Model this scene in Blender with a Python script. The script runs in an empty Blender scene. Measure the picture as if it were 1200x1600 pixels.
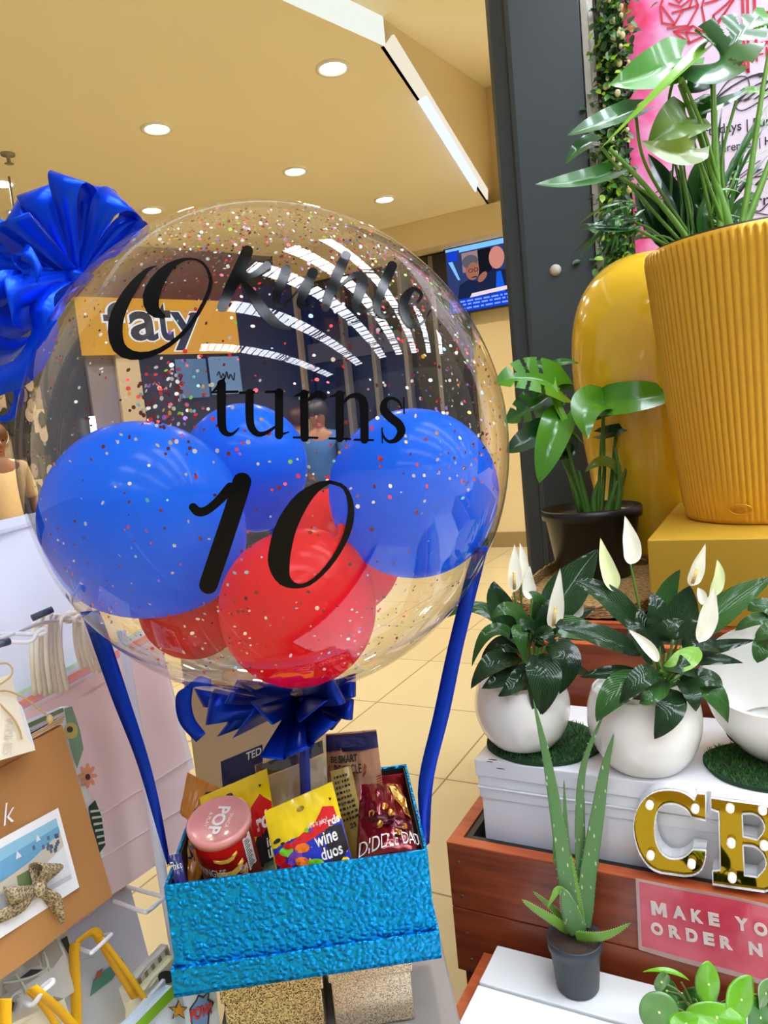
import bpy, math, random
import numpy as np
from mathutils import Vector as V, Matrix, noise
random.seed(7)
S = bpy.context.scene
COL = S.collection
PI = math.pi

# ---------------------------------------------------------------- camera
F = 1150.0                    # focal length in pixels of the 1200 x 1600 frame
H = 1.35
CAM = V((0, 0, H))
_p, _r, _y = math.radians(6.3), math.radians(5.6), math.radians(28.3)
_f = V((0, math.cos(_p), -math.sin(_p))); _u0 = V((0, math.sin(_p), math.cos(_p))); _r0 = V((1, 0, 0))
_rt = _r0 * math.cos(_r) - _u0 * math.sin(_r)
_up = _r0 * math.sin(_r) + _u0 * math.cos(_r)
_RZ = Matrix.Rotation(_y, 3, 'Z')
FW, RT, UP = _RZ @ _f, _RZ @ _rt, _RZ @ _up
cd = bpy.data.cameras.new('camera'); cam = bpy.data.objects.new('camera', cd); COL.objects.link(cam)
cd.sensor_width = 36.0; cd.lens = F / 1600.0 * 36.0; cd.clip_start = .01; cd.clip_end = 200
mw = Matrix((RT, UP, -FW)).transposed().to_4x4(); mw.translation = CAM
cam.matrix_world = mw
S.camera = cam

# ---------------------------------------------------------------- world, lights, exposure
S.view_settings.view_transform = 'Standard'; S.view_settings.look = 'None'
S.view_settings.gamma = 1.0; S.view_settings.use_curve_mapping = False
S.view_settings.exposure = 0.24
S.cycles.transparent_max_bounces = 24
S.cycles.max_bounces = 8
w = bpy.data.worlds.new('mall_ambient'); S.world = w; w.use_nodes = True
w.node_tree.nodes['Background'].inputs[0].default_value = (1.0, .95, .87, 1)
w.node_tree.nodes['Background'].inputs[1].default_value = 0.34
SKY_STRENGTH = 21.0
SPOT_POWER = 108.0

# ---------------------------------------------------------------- pixel -> place helpers
def ray(x, y): return FW + RT * ((x - 600) / F) - UP * ((y - 800) / F)
def D(x, y, d): return CAM + ray(x, y) * d
def atz(x, y, z): r = ray(x, y); return CAM + r * ((z - H) / r.z)
def aty(x, y, yy): r = ray(x, y); return CAM + r * (yy / r.y)
def atx(x, y, xx): r = ray(x, y); return CAM + r * (xx / r.x)
def onp(x, y, P0, n): r = ray(x, y); return CAM + r * ((P0 - CAM).dot(n) / r.dot(n))
def pr(P):
    v = P - CAM; k = v.dot(FW); return (600 + F * v.dot(RT) / k, 800 - F * v.dot(UP) / k)

# ---------------------------------------------------------------- materials
def lin(c):
    o = []
    for k in c[:3]:
        k = k / 255.0
        o.append(k / 12.92 if k <= .04045 else ((k + .055) / 1.055) ** 2.4)
    return (*o, 1)
_MC = {}
def M(name, col, rough=.5, metal=0., spec=.5, var=.08, vscale=30, bump=0., bscale=80, coat=0., emit=0., trans=0., alpha=1., bkind='noise', uvveins=0., sss=0.):
    if name in _MC: return _MC[name]
    m = bpy.data.materials.new(name); m.use_nodes = True; nt = m.node_tree; N = nt.nodes; L = nt.links
    b = N['Principled BSDF']; c = lin(col)
    tc = N.new('ShaderNodeTexCoord')
    nz = N.new('ShaderNodeTexNoise'); nz.inputs['Scale'].default_value = vscale; nz.inputs['Detail'].default_value = 3
    L.new(tc.outputs['Object'], nz.inputs['Vector'])
    mx = N.new('ShaderNodeMix'); mx.data_type = 'RGBA'
    mx.inputs[6].default_value = tuple(min(1, k * (1 - var)) for k in c[:3]) + (1,)
    mx.inputs[7].default_value = tuple(min(1, k * (1 + var)) for k in c[:3]) + (1,)
    L.new(nz.outputs['Fac'], mx.inputs[0]); L.new(mx.outputs[2], b.inputs['Base Color'])
    b.inputs['Roughness'].default_value = rough; b.inputs['Metallic'].default_value = metal
    b.inputs['Specular IOR Level'].default_value = spec
    b.inputs['Coat Weight'].default_value = coat; b.inputs['Coat Roughness'].default_value = .08
    b.inputs['Transmission Weight'].default_value = trans; b.inputs['Alpha'].default_value = alpha
    if sss: b.inputs['Subsurface Weight'].default_value = sss; b.inputs['Subsurface Radius'].default_value = (.02, .02, .02)
    if emit:
        L.new(mx.outputs[2], b.inputs['Emission Color']); b.inputs['Emission Strength'].default_value = emit
    if bump or uvveins:
        bp = N.new('ShaderNodeBump'); bp.inputs['Strength'].default_value = bump or uvveins
        if uvveins:
            uv = N.new('ShaderNodeUVMap'); sep = N.new('ShaderNodeSeparateXYZ'); L.new(uv.outputs[0], sep.inputs[0])
            a = N.new('ShaderNodeMath'); a.operation = 'SUBTRACT'; a.inputs[1].default_value = .5; L.new(sep.outputs[1], a.inputs[0])
            ab = N.new('ShaderNodeMath'); ab.operation = 'ABSOLUTE'; L.new(a.outputs[0], ab.inputs[0])
            k = N.new('ShaderNodeMath'); k.operation = 'MULTIPLY_ADD'; k.inputs[1].default_value = -1.1; L.new(ab.outputs[0], k.inputs[0]); L.new(sep.outputs[0], k.inputs[2])
            s = N.new('ShaderNodeMath'); s.operation = 'MULTIPLY'; s.inputs[1].default_value = 75; L.new(k.outputs[0], s.inputs[0])
            sn = N.new('ShaderNodeMath'); sn.operation = 'SINE'; L.new(s.outputs[0], sn.inputs[0])
            L.new(sn.outputs[0], bp.inputs['Height']); bp.inputs['Distance'].default_value = .0012
        elif bkind == 'noise':
            t = N.new('ShaderNodeTexNoise'); t.inputs['Scale'].default_value = bscale; t.inputs['Detail'].default_value = 4
            L.new(tc.outputs['Object'], t.inputs['Vector']); L.new(t.outputs['Fac'], bp.inputs['Height']); bp.inputs['Distance'].default_value = .004
        elif bkind == 'leather':
            t = N.new('ShaderNodeTexVoronoi'); t.feature = 'DISTANCE_TO_EDGE'; t.inputs['Scale'].default_value = bscale
            L.new(tc.outputs['Object'], t.inputs['Vector'])
            mr = N.new('ShaderNodeMapRange'); mr.inputs[1].default_value = 0; mr.inputs[2].default_value = .35; L.new(t.outputs['Distance'], mr.inputs[0])
            L.new(mr.outputs[0], bp.inputs['Height']); bp.inputs['Distance'].default_value = .004
        elif bkind == 'weave':
            t = N.new('ShaderNodeTexWave'); t.inputs['Scale'].default_value = bscale; t.bands_direction = 'DIAGONAL'
            L.new(tc.outputs['Object'], t.inputs['Vector']); L.new(t.outputs['Fac'], bp.inputs['Height']); bp.inputs['Distance'].default_value = .003
        L.new(bp.outputs[0], b.inputs['Normal'])
    _MC[name] = m
    return m

def nodes_of(name):
    m = bpy.data.materials.new(name); m.use_nodes = True; _MC[name] = m
    return m, m.node_tree.nodes, m.node_tree.links

def two_tone(name, c1, c2, scale, rough=.5, metal=0., stretch=(1, 1, 1), lo=.4, hi=.6, kind='noise', bump=0., coat=0.):
    """a surface mottled or grained between two colours"""
    if name in _MC: return _MC[name]
    m, N, L = nodes_of(name); b = N['Principled BSDF']
    tc = N.new('ShaderNodeTexCoord'); mp = N.new('ShaderNodeMapping'); mp.inputs['Scale'].default_value = stretch
    L.new(tc.outputs['Object'], mp.inputs[0])
    if kind == 'voronoi':
        t = N.new('ShaderNodeTexVoronoi'); t.inputs['Scale'].default_value = scale; L.new(mp.outputs[0], t.inputs['Vector'])
        sx = N.new('ShaderNodeSeparateColor'); L.new(t.outputs['Color'], sx.inputs[0]); out = sx.outputs[0]
    else:
        t = N.new('ShaderNodeTexNoise'); t.inputs['Scale'].default_value = scale; t.inputs['Detail'].default_value = 5
        L.new(mp.outputs[0], t.inputs['Vector']); out = t.outputs['Fac']
    mr = N.new('ShaderNodeMapRange'); mr.inputs[1].default_value = lo; mr.inputs[2].default_value = hi; L.new(out, mr.inputs[0])
    mx = N.new('ShaderNodeMix'); mx.data_type = 'RGBA'; mx.inputs[6].default_value = lin(c1); mx.inputs[7].default_value = lin(c2)
    L.new(mr.outputs[0], mx.inputs[0]); L.new(mx.outputs[2], b.inputs['Base Color'])
    b.inputs['Roughness'].default_value = rough; b.inputs['Metallic'].default_value = metal; b.inputs['Coat Weight'].default_value = coat
    if bump:
        bp = N.new('ShaderNodeBump'); bp.inputs['Strength'].default_value = bump; bp.inputs['Distance'].default_value = .003
        L.new(out, bp.inputs['Height']); L.new(bp.outputs[0], b.inputs['Normal'])
    return m

def emit_mat(name, col, strength):
    if name in _MC: return _MC[name]
    m, N, L = nodes_of(name); N.remove(N['Principled BSDF'])
    e = N.new('ShaderNodeEmission'); e.inputs[0].default_value = lin(col); e.inputs[1].default_value = strength
    L.new(e.outputs[0], N['Material Output'].inputs[0]); return m

def film_mat(name, tint=(1, 1, 1), base=.05, edge=.85, rough=.02, power=4.0):
    """thin clear plastic film: see-through, with a mirror reflection that grows towards grazing angles"""
    if name in _MC: return _MC[name]
    m, N, L = nodes_of(name); N.remove(N['Principled BSDF'])
    t = N.new('ShaderNodeBsdfTransparent'); t.inputs[0].default_value = (*tint, 1)
    g = N.new('ShaderNodeBsdfGlossy'); g.inputs['Roughness'].default_value = rough; g.inputs[0].default_value = (1, 1, 1, 1)
    lw = N.new('ShaderNodeLayerWeight'); lw.inputs[0].default_value = .5
    p = N.new('ShaderNodeMath'); p.operation = 'POWER'; p.inputs[1].default_value = power; L.new(lw.outputs['Facing'], p.inputs[0])
    a = N.new('ShaderNodeMath'); a.operation = 'MULTIPLY_ADD'; a.inputs[1].default_value = edge; a.inputs[2].default_value = base; L.new(p.outputs[0], a.inputs[0])
    mx = N.new('ShaderNodeMixShader'); L.new(a.outputs[0], mx.inputs[0]); L.new(t.outputs[0], mx.inputs[1]); L.new(g.outputs[0], mx.inputs[2])
    L.new(mx.outputs[0], N['Material Output'].inputs[0]); return m

def latex_mat(name, col, tcol):
    if name in _MC: return _MC[name]
    m, N, L = nodes_of(name); b = N['Principled BSDF']
    tc = N.new('ShaderNodeTexCoord'); nz = N.new('ShaderNodeTexNoise'); nz.inputs['Scale'].default_value = 6; L.new(tc.outputs['Object'], nz.inputs['Vector'])
    mx = N.new('ShaderNodeMix'); mx.data_type = 'RGBA'; mx.inputs[6].default_value = lin(col); mx.inputs[7].default_value = lin(tuple(min(255, k * 1.06) for k in col))
    L.new(nz.outputs['Fac'], mx.inputs[0]); L.new(mx.outputs[2], b.inputs['Base Color'])
    b.inputs['Roughness'].default_value = .22; b.inputs['Specular IOR Level'].default_value = .15; b.inputs['Coat Weight'].default_value = .12; b.inputs['Coat Roughness'].default_value = .06
    tr = N.new('ShaderNodeBsdfTranslucent'); tr.inputs[0].default_value = lin(tcol)
    ms = N.new('ShaderNodeMixShader'); ms.inputs[0].default_value = .55
    L.new(b.outputs[0], ms.inputs[1]); L.new(tr.outputs[0], ms.inputs[2]); L.new(ms.outputs[0], N['Material Output'].inputs[0])
    return m

# ---------------------------------------------------------------- mesh collector
WORLD = {}
def crom(pts, n):
    """Catmull-Rom resampling of a list of equal-length tuples"""
    P = [np.array(p, float) for p in pts]
    P = [2 * P[0] - P[1]] + P + [2 * P[-1] - P[-2]]
    out = []
    seg = len(P) - 3
    for i in range(n):
        t = i / (n - 1) * seg; k = min(int(t), seg - 1); t -= k
        a, b, c, d = P[k:k + 4]
        out.append(.5 * ((2 * b) + (c - a) * t + (2 * a - 5 * b + 4 * c - d) * t * t + (3 * b - a - 3 * c + d) * t ** 3))
    return out

class MB:
    def __init__(s): s.v = []; s.f = []; s.m = []; s.sm = []; s.uv = {}
    def add(s, vs, fs, m=0, smooth=True, uv=None):
        o = len(s.v); s.v += [V(p) for p in vs]
        for f in fs: s.f.append([o + i for i in f]); s.m.append(m); s.sm.append(smooth)
        if uv:
            for i, q in enumerate(uv): s.uv[o + i] = q
        return s
    def hexa(s, p, m=0):
        return s.add(p, [(0, 3, 2, 1), (4, 5, 6, 7), (0, 1, 5, 4), (1, 2, 6, 5), (2, 3, 7, 6), (3, 0, 4, 7)], m, False)
    def box(s, x0, x1, y0, y1, z0, z1, m=0, T=None):
        p = [V((x, y, z)) for z in (z0, z1) for x, y in ((x0, y0), (x1, y0), (x1, y1), (x0, y1))]
        if T: p = [T(q) for q in p]
        return s.hexa(p, m)
    def prism(s, poly, vec, m=0, smooth=False):
        n = len(poly); vec = V(vec); p = [V(q) for q in poly]
        return s.add(p + [q + vec for q in p], [list(range(n))[::-1], list(range(n, 2 * n))] + [(i, (i + 1) % n, n + (i + 1) % n, n + i) for i in range(n)], m, smooth)
    def poly(s, pts, m=0): return s.add(pts, [list(range(len(pts)))], m, False)
    def grid(s, fn, nu, nv, m=0, smooth=True, cu=False, cv=False, uv=False):
        vs = [fn(i / (nu if cu else nu - 1), j / (nv if cv else nv - 1)) for i in range(nu) for j in range(nv)]
        fs = [(i * nv + j, ((i + 1) % nu) * nv + j, ((i + 1) % nu) * nv + (j + 1) % nv, i * nv + (j + 1) % nv)
              for i in range(nu if cu else nu - 1) for j in range(nv if cv else nv - 1)]
        u = [(i / (nu - 1), j / (nv - 1)) for i in range(nu) for j in range(nv)] if uv else None
        return s.add(vs, fs, m, smooth, u)
    def tube(s, pts, r, n=10, m=0, smooth=True, caps=True, res=0):
        pts = [V(p) for p in pts]
        if not isinstance(r, (list, tuple)): r = [r] * len(pts)
        if res:
            q = crom([(*p, k) for p, k in zip(pts, r)], res); pts = [V(a[:3]) for a in q]; r = [max(1e-5, a[3]) for a in q]
        t0 = (pts[1] - pts[0]).normalized(); a = t0.orthogonal().normalized(); vs = []
        for i, p in enumerate(pts):
            t = (pts[min(i + 1, len(pts) - 1)] - pts[max(i - 1, 0)]).normalized()
            a = (a - t * a.dot(t)); a = a.normalized() if a.length > 1e-6 else t.orthogonal().normalized(); b = t.cross(a)
            vs += [p + (a * math.cos(k * 2 * PI / n) + b * math.sin(k * 2 * PI / n)) * r[i] for k in range(n)]
        fs = [(i * n + k, i * n + (k + 1) % n, (i + 1) * n + (k + 1) % n, (i + 1) * n + k) for i in range(len(pts) - 1) for k in range(n)]
        if caps: fs += [list(range(n))[::-1], [(len(pts) - 1) * n + k for k in range(n)]]
        return s.add(vs, fs, m, smooth)
    def lathe(s, c, prof, n=48, m=0, smooth=True, ax=None, rad=None):
        """profile [(r, h)] about axis ax (default up) through c"""
        c = V(c); ax = V(ax).normalized() if ax else V((0, 0, 1)); e = V((1, 0, 0)) if abs(ax.x) < .9 else V((0, 1, 0))
        e = (e - ax * e.dot(ax)).normalized(); g = ax.cross(e); vs = []
        for r, h in prof:
            for k in range(n):
                t = 2 * PI * k / n; q = rad(t, h) if rad else 1.0
                vs.append(c + ax * h + (e * math.cos(t) + g * math.sin(t)) * (max(r, 1e-5) * q))
        fs = [(i * n + k, i * n + (k + 1) % n, (i + 1) * n + (k + 1) % n, (i + 1) * n + k) for i in range(len(prof) - 1) for k in range(n)]
        return s.add(vs, fs, m, smooth)
    def ball(s, c, r, n=12, m=0, sc=(1, 1, 1)):
        c = V(c)
        def fn(u, v):
            t = PI * v; p = 2 * PI * u
            return c + V((r * sc[0] * math.sin(t) * math.cos(p), r * sc[1] * math.sin(t) * math.sin(p), r * sc[2] * math.cos(t)))
        return s.grid(fn, n * 2, n, m, True, cu=True)
    def strip(s, A, B, m=0, smooth=True):
        n = len(A); return s.add(list(A) + list(B), [(i, i + 1, n + i + 1, n + i) for i in range(n - 1)], m, smooth)
    def build(s, name, mats, parent=None, org=None, bevel=0, solid=0, sub=0, bseg=2):
        if not isinstance(mats, (list, tuple)): mats = [mats]
        if parent is not None: o_ = WORLD[parent.name]
        elif org is not None: o_ = V(org)
        else:
            xs = [p.x for p in s.v]; ys = [p.y for p in s.v]; o_ = V(((min(xs) + max(xs)) / 2, (min(ys) + max(ys)) / 2, min(p.z for p in s.v)))
        me = bpy.data.meshes.new(name); me.from_pydata([tuple(p - o_) for p in s.v], [], s.f); me.update()
        for q in mats: me.materials.append(q)
        me.polygons.foreach_set('material_index', s.m); me.polygons.foreach_set('use_smooth', s.sm)
        if s.uv:
            ul = me.uv_layers.new(name='UVMap')
            for lp in me.loops: ul.data[lp.index].uv = s.uv.get(lp.vertex_index, (0, 0))
        ob = bpy.data.objects.new(name, me); COL.objects.link(ob)
        if parent is not None: ob.parent = parent
        else: ob.location = o_
        WORLD[ob.name] = o_
        if bevel:
            b = ob.modifiers.new('bevel', 'BEVEL'); b.width = bevel; b.segments = bseg; b.limit_method = 'ANGLE'; b.angle_limit = math.radians(40)
        if solid:
            k = ob.modifiers.new('solid', 'SOLIDIFY'); k.thickness = solid; k.offset = 0
        if sub:
            k = ob.modifiers.new('sub', 'SUBSURF'); k.levels = sub; k.render_levels = sub
        return ob

def tag(o, label, cat, group=None, kind=None):
    o['label'] = label; o['category'] = cat
    if group: o['group'] = group
    if kind: o['kind'] = kind
    return o
def thing(name, loc, label, cat, group=None):
    o = bpy.data.objects.new(name, None); COL.objects.link(o); o.location = loc; o.empty_display_size = .05
    WORLD[o.name] = V(loc); return tag(o, label, cat, group)
def struct(o, label=None):
    o['kind'] = 'structure'
    if label: o['label'] = label
    return o

# ---------------------------------------------------------------- lettering
_TX = {}
def glyphs(txt, bold=0.0):
    k = (txt, bold)
    if k not in _TX:
        cu = bpy.data.curves.new('glyphs', 'FONT'); cu.body = txt; cu.size = 1; cu.offset = bold; cu.resolution_u = 4
        ob = bpy.data.objects.new('glyphs', cu); me = bpy.data.meshes.new_from_object(ob)
        vs = [(p.co.x, p.co.y) for p in me.vertices]; fs = [tuple(p.vertices) for p in me.polygons]
        bpy.data.objects.remove(ob); bpy.data.curves.remove(cu); bpy.data.meshes.remove(me)
        _TX[k] = (vs, fs)
    return _TX[k]
def text(mb, txt, fn, x0, y0, x1, y1, m=0, bold=0., shear=0., side=False):
    """fills the rectangle with the word; fn maps rectangle coordinates to space"""
    vs, fs = glyphs(txt, bold)
    if not vs: return
    xs = [p[0] for p in vs]; ys = [p[1] for p in vs]; a, b, c, d = min(xs), max(xs), min(ys), max(ys)
    q = []
    for x, y in vs:
        s = (x - a) / (b - a); t = (y - c) / (d - c)
        q.append(fn(x0 + (x1 - x0) * s + shear * (t - .5) * (y1 - y0), y0 + (y1 - y0) * t))
    mb.add(q, fs, m, False)

# ---------------------------------------------------------------- leaves
def bez(P0, P1, P2, t):
    Q = P1 * 2 - (P0 + P2) * .5
    return P0 * (1 - t) ** 2 + Q * (2 * t * (1 - t)) + P2 * t * t
def leaf(mb, P0, P1, P2, w, up, fold=.25, shape='lance', m=0, wave=0., n=16, nv=9, cup=0., splits=None, twist=0.):
    """blade along base P0 -> middle P1 -> tip P2, full width w, face normal near up"""
    P0, P1, P2, up = V(P0), V(P1), V(P2), V(up).normalized(); ph = random.random() * 6
    Lt = (P2 - P0).length
    def wid(t):
        if shape == 'lance': return max(0, math.sin(PI * min(1, t) ** .75)) ** .8
        if shape == 'oval': return max(0, math.sin(PI * t)) ** .55
        if shape == 'heart': return max(0, min(1, .5 + t * 3.4)) * max(0, 1 - max(0, (t - .12) / .88) ** 2.1) ** .85
        if shape == 'strap': return max(0, min(1, t * 6 + .4) * (1 - t ** 3))
    vs, uv = [], []
    for i in range(n):
        t = i / (n - 1); c = bez(P0, P1, P2, t); tg = bez(P0, P1, P2, min(1, t + .02)) - bez(P0, P1, P2, max(0, t - .02)); tg.normalize()
        sd = tg.cross(up); sd = sd.normalized() if sd.length > 1e-4 else tg.orthogonal().normalized(); nm = sd.cross(tg)
        if twist:
            a = twist * t; sd, nm = sd * math.cos(a) + nm * math.sin(a), nm * math.cos(a) - sd * math.sin(a)
        ww = wid(t) * w * .5
        for j in range(nv):
            q = j / (nv - 1) * 2 - 1
            off = nm * (abs(q) * ww * fold + wave * w * math.sin(t * 14 + ph + q * 2) * abs(q) - cup * ww * q * q)
            back = tg * (-Lt * .3 * q * q * (1 - t) ** 4) if shape == 'heart' else V((0, 0, 0))
            vs.append(c + sd * (q * ww) + off + back); uv.append((t, j / (nv - 1)))
    fs = []
    for i in range(n - 1):
        for j in range(nv - 1):
            if splits:
                q = abs((j + .5) / (nv - 1) * 2 - 1); t = (i + .5) / (n - 1)
                if any(a < t - q * .12 < b and q > c for a, b, c in splits): continue
            fs.append((i * nv + j, (i + 1) * nv + j, (i + 1) * nv + j + 1, i * nv + j + 1))
    mb.add(vs, fs, m, True, uv)

def pillow(TL, TR, BR, BL, th, tmax=1., wr=.0, seed=0, front=None):
    """returns fn(s, t, side, off): a filled packet between four corners; t may run past 1 to tmax"""
    TL, TR, BR, BL = V(TL), V(TR), V(BR), V(BL)
    n = (TR - TL).cross(BL - TL).normalized()
    if n.dot(CAM - TL) < 0: n = -n
    def fn(s, t, side=1, off=0.):
        k = t
        a = TL + (BL - TL) * k; b = TR + (BR - TR) * k; p = a + (b - a) * s
        e = max(0, 1 - abs(2 * s - 1) ** 2.6) * max(0, 1 - abs(2 * t / tmax - 1) ** 3.2)
        h = th * .5 * e + .0012
        if wr: h += wr * e * noise.noise(V((s * 5 + seed, t * 5, side * 3.1))) + wr * .8 * noise.noise(V((s * 13 + seed, t * 9, side)))
        return p + n * (side * h + off)
    return fn, n
def packet(mb, fn, tmax=1., m=0, ns=22, nt=26, mback=None):
    mb.grid(lambda s, t: fn(s, t * tmax, 1), ns, nt, m)
    mb.grid(lambda s, t: fn(1 - s, t * tmax, -1), ns, nt, m if mback is None else mback)
    for s0 in (0, 1):
        mb.strip([fn(s0, k / 20 * tmax, 1) for k in range(21)], [fn(s0, k / 20 * tmax, -1) for k in range(21)], m)
    mb.strip([fn(k / 20, 0, 1) for k in range(21)], [fn(k / 20, 0, -1) for k in range(21)], m)
def patch(mb, fn, pts, m=0, off=.0008, k=6):
    """a printed shape on a packet: polygon in (s, t), fanned from its middle so that it follows the surface"""
    P = []
    for i in range(len(pts)):
        a, b = pts[i], pts[(i + 1) % len(pts)]
        for j in range(3): P.append((a[0] + (b[0] - a[0]) * j / 3, a[1] + (b[1] - a[1]) * j / 3))
    cx = sum(p[0] for p in P) / len(P); cy = sum(p[1] for p in P) / len(P); n = len(P); vs = [fn(cx, cy, 1, off)]; fs = []
    for r in range(1, k + 1):
        vs += [fn(cx + (p[0] - cx) * r / k, cy + (p[1] - cy) * r / k, 1, off) for p in P]
    fs += [(0, 1 + i, 1 + (i + 1) % n) for i in range(n)]
    for r in range(k - 1):
        fs += [(1 + r * n + i, 1 + (r + 1) * n + i, 1 + (r + 1) * n + (i + 1) % n, 1 + r * n + (i + 1) % n) for i in range(n)]
    mb.add(vs, fs, m, True)
def ell(cx, cy, rx, ry, n=20, rot=0.):
    c, s = math.cos(rot), math.sin(rot)
    return [(cx + rx * math.cos(2 * PI * i / n) * c - ry * math.sin(2 * PI * i / n) * s, cy + rx * math.cos(2 * PI * i / n) * s + ry * math.sin(2 * PI * i / n) * c) for i in range(n)]
# ================================================================ THE SETTING
# ---- floor: large cream tiles, dark joints
m, N, L = nodes_of('cream_floor_tile'); b = N['Principled BSDF']
tc = N.new('ShaderNodeTexCoord'); mp = N.new('ShaderNodeMapping'); mp.inputs['Location'].default_value = (-.14, -.49, 0)
L.new(tc.outputs['Object'], mp.inputs[0])
br = N.new('ShaderNodeTexBrick'); br.offset = 0; br.inputs['Scale'].default_value = 1
br.inputs['Brick Width'].default_value = .65; br.inputs['Row Height'].default_value = .65; br.inputs['Mortar Size'].default_value = .004; br.inputs['Mortar Smooth'].default_value = .1
br.inputs['Color1'].default_value = lin((204, 186, 142)); br.inputs['Color2'].default_value = lin((199, 180, 135)); br.inputs['Mortar'].default_value = lin((140, 118, 80))
L.new(mp.outputs[0], br.inputs['Vector']); L.new(br.outputs['Color'], b.inputs['Base Color'])
b.inputs['Roughness'].default_value = .3; b.inputs['Specular IOR Level'].default_value = .22
mb = MB(); mb.box(-11, 8, -6, 9, -.1, 0); struct(mb.build('floor', m, org=(0, 0, 0)))

ceil_paint = M('ceiling_white_warm_tint', (243, 231, 194), .8, var=.02, vscale=2)  # white ceiling; the tint of the warm light is mixed into its colour
wall_paint = M('wall_paint_beige', (226, 205, 156), .7, var=.02, vscale=2)
ZC = 3.4
A0, K, B1 = atz(440, 0, ZC), atz(600, 72, ZC), atz(760, 312, ZC)
dA = (A0 - K) / (A0 - K).length; dB = (B1 - K) / (B1 - K).length
Aend = K + dA * ((.6 - K.y) / dA.y); Bend = K + dB * ((7.4 - K.y) / dB.y)
mb = MB(); mb.prism([V((-11, .6, ZC)), V((Aend.x, .6, ZC)), K, V((Bend.x, 7.4, ZC)), V((-11, 7.4, ZC))], (0, 0, .12))
struct(mb.build('ceiling', ceil_paint))
# recess beside the lowered ceiling: its faces, and the upper ceiling beyond
nA = V((-dA.y, dA.x, 0)); nB = V((-dB.y, dB.x, 0))
Ka = onp(610, 50, K, nB); zk = Ka.z
At = onp(545, 0, A0, nA); Bt = onp(758, 150, B1, nB)
Atop = V((Aend.x, Aend.y, At.z + (At.z - zk) * .8)); Ktop = V((K.x, K.y, zk)); Btop = V((Bend.x, 7.4, Bt.z + .1))
mb = MB(); mb.prism([V((Bend.x, 7.4, ZC)), K, Ktop, Btop], nB * .02)
struct(mb.build('trim_1', M('recess_face_paint', (230, 210, 164), .7, var=.02)))
zu = [Atop.z, Ktop.z, Btop.z]
mb = MB(); Rx = -.35
P = [Atop, Ktop, Btop, V((Rx, 7.4, Btop.z)), V((Rx, K.y, Ktop.z + .3)), V((Rx, .6, Atop.z))]
mb.add(P, [(0, 1, 4, 5), (1, 2, 3, 4)], 0, False); mb.add([p + V((0, 0, .1)) for p in P], [(0, 1, 4, 5), (1, 2, 3, 4)], 0, False)
struct(mb.build('ceiling_upper', ceil_paint))
mb = MB(); mb.box(Rx, Rx + .1, .6, 7.4, 3.75, 6.1); struct(mb.build('trim_2', wall_paint))
# cove along the recess edge; its light on the white faces is given as glow
cove = thing('cove_light', K, 'cove tube with white recess edge faces made to glow', 'light')
mb = MB(); mb.prism([Aend + nA * .0, K, Ktop, Atop], nA * .012 * (1 if nA.x > 0 else -1)); mb.build('wide_face', emit_mat('recess_face_glow', (232, 236, 226), .95), cove)  # white recess face, emissive in place of the cove's light falling on it
sB = 1 if nB.x > 0 else -1
def lipz(p): return p + V((0, 0, 1))
q1, q2 = onp(612, 55, K, nB), onp(760, 296, K, nB)
mb = MB(); mb.prism([K, B1, q2, q1], nB * .015 * sB); mb.build('long_lip', emit_mat('recess_lip_glow', (236, 228, 206), .9), cove)  # lower lip of the recess face, emissive to look lit
g = [onp(x, y, K + nB * .02 * sB, nB) for x, y in ((652, 158), (664, 150), (745, 284), (742, 300))]
mb = MB(); mb.prism(g, nB * .012 * sB); mb.build('tube', emit_mat('cool_tube', (214, 222, 255), 1.15), cove)

# ---- far wall, bulkhead
mb = MB(); mb.box(-2.78, 1.5, 7.4, 7.6, 0, 4.6); struct(mb.build('wall_far', wall_paint))
mb = MB(); mb.box(-9, Bend.x + 1, 7.05, 7.4, 3.12, ZC - .002); struct(mb.build('trim_3', wall_paint))
mb = MB(); mb.box(-2.78, 1.5, 7.37, 7.4, 0, .16); struct(mb.build('baseboard_far', M('brown_grey_skirting', (150, 128, 84), .4)))
dark_glass = M('dark_shop_glass', (28, 32, 44), .08, var=.2, vscale=2, spec=.6)
mb = MB(); mb.box(-9, -2.78, 7.42, 7.55, 0, 3.4); struct(mb.build('window_1', dark_glass))
mb = MB(); mb.box(-3.35, -2.74, 7.3, 7.4, 0, 3.1); struct(mb.build('wall_panel_black', M('black_panel', (16, 17, 20), .35)))
# beige pillars of the far shops
def pillar(x0, x1, y, h, name, mat):
    mb = MB(); mb.box(x0, x1, y - .12, y, 0, h); return struct(mb.build(name, mat, bevel=.01))
pil = M('pillar_stone_beige', (176, 160, 132), .5)
pL = aty(432, 560, 7.3); pR = aty(476, 560, 7.3); pillar(pL.x, pR.x, 7.36, 3.1, 'pillar', pil)
for k, (px, wd) in enumerate(((545, .05), (590, .05), (640, .05), (690, .05))):
    q = aty(px, 600, 7.38); pillar(q.x, q.x + wd, 7.41, 3.1, 'mullion', M('grey_mullion', (120, 116, 112), .5))
mb = MB(); mb.box(-9, -2.78, 7.36, 7.41, 2.2, 2.42); struct(mb.build('trim_4', M('slate_transom', (84, 86, 98), .4)))
# low shop display things behind the glass line
mb = MB(); q = aty(505, 735, 7.0); mb.box(q.x - .2, q.x + .35, 6.98, 7.22, 0, .72)
tag(mb.build('display_counter', M('lime_counter', (176, 190, 44), .5), bevel=.02), 'lime green counter seen between the blue balloons', 'counter')

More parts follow.
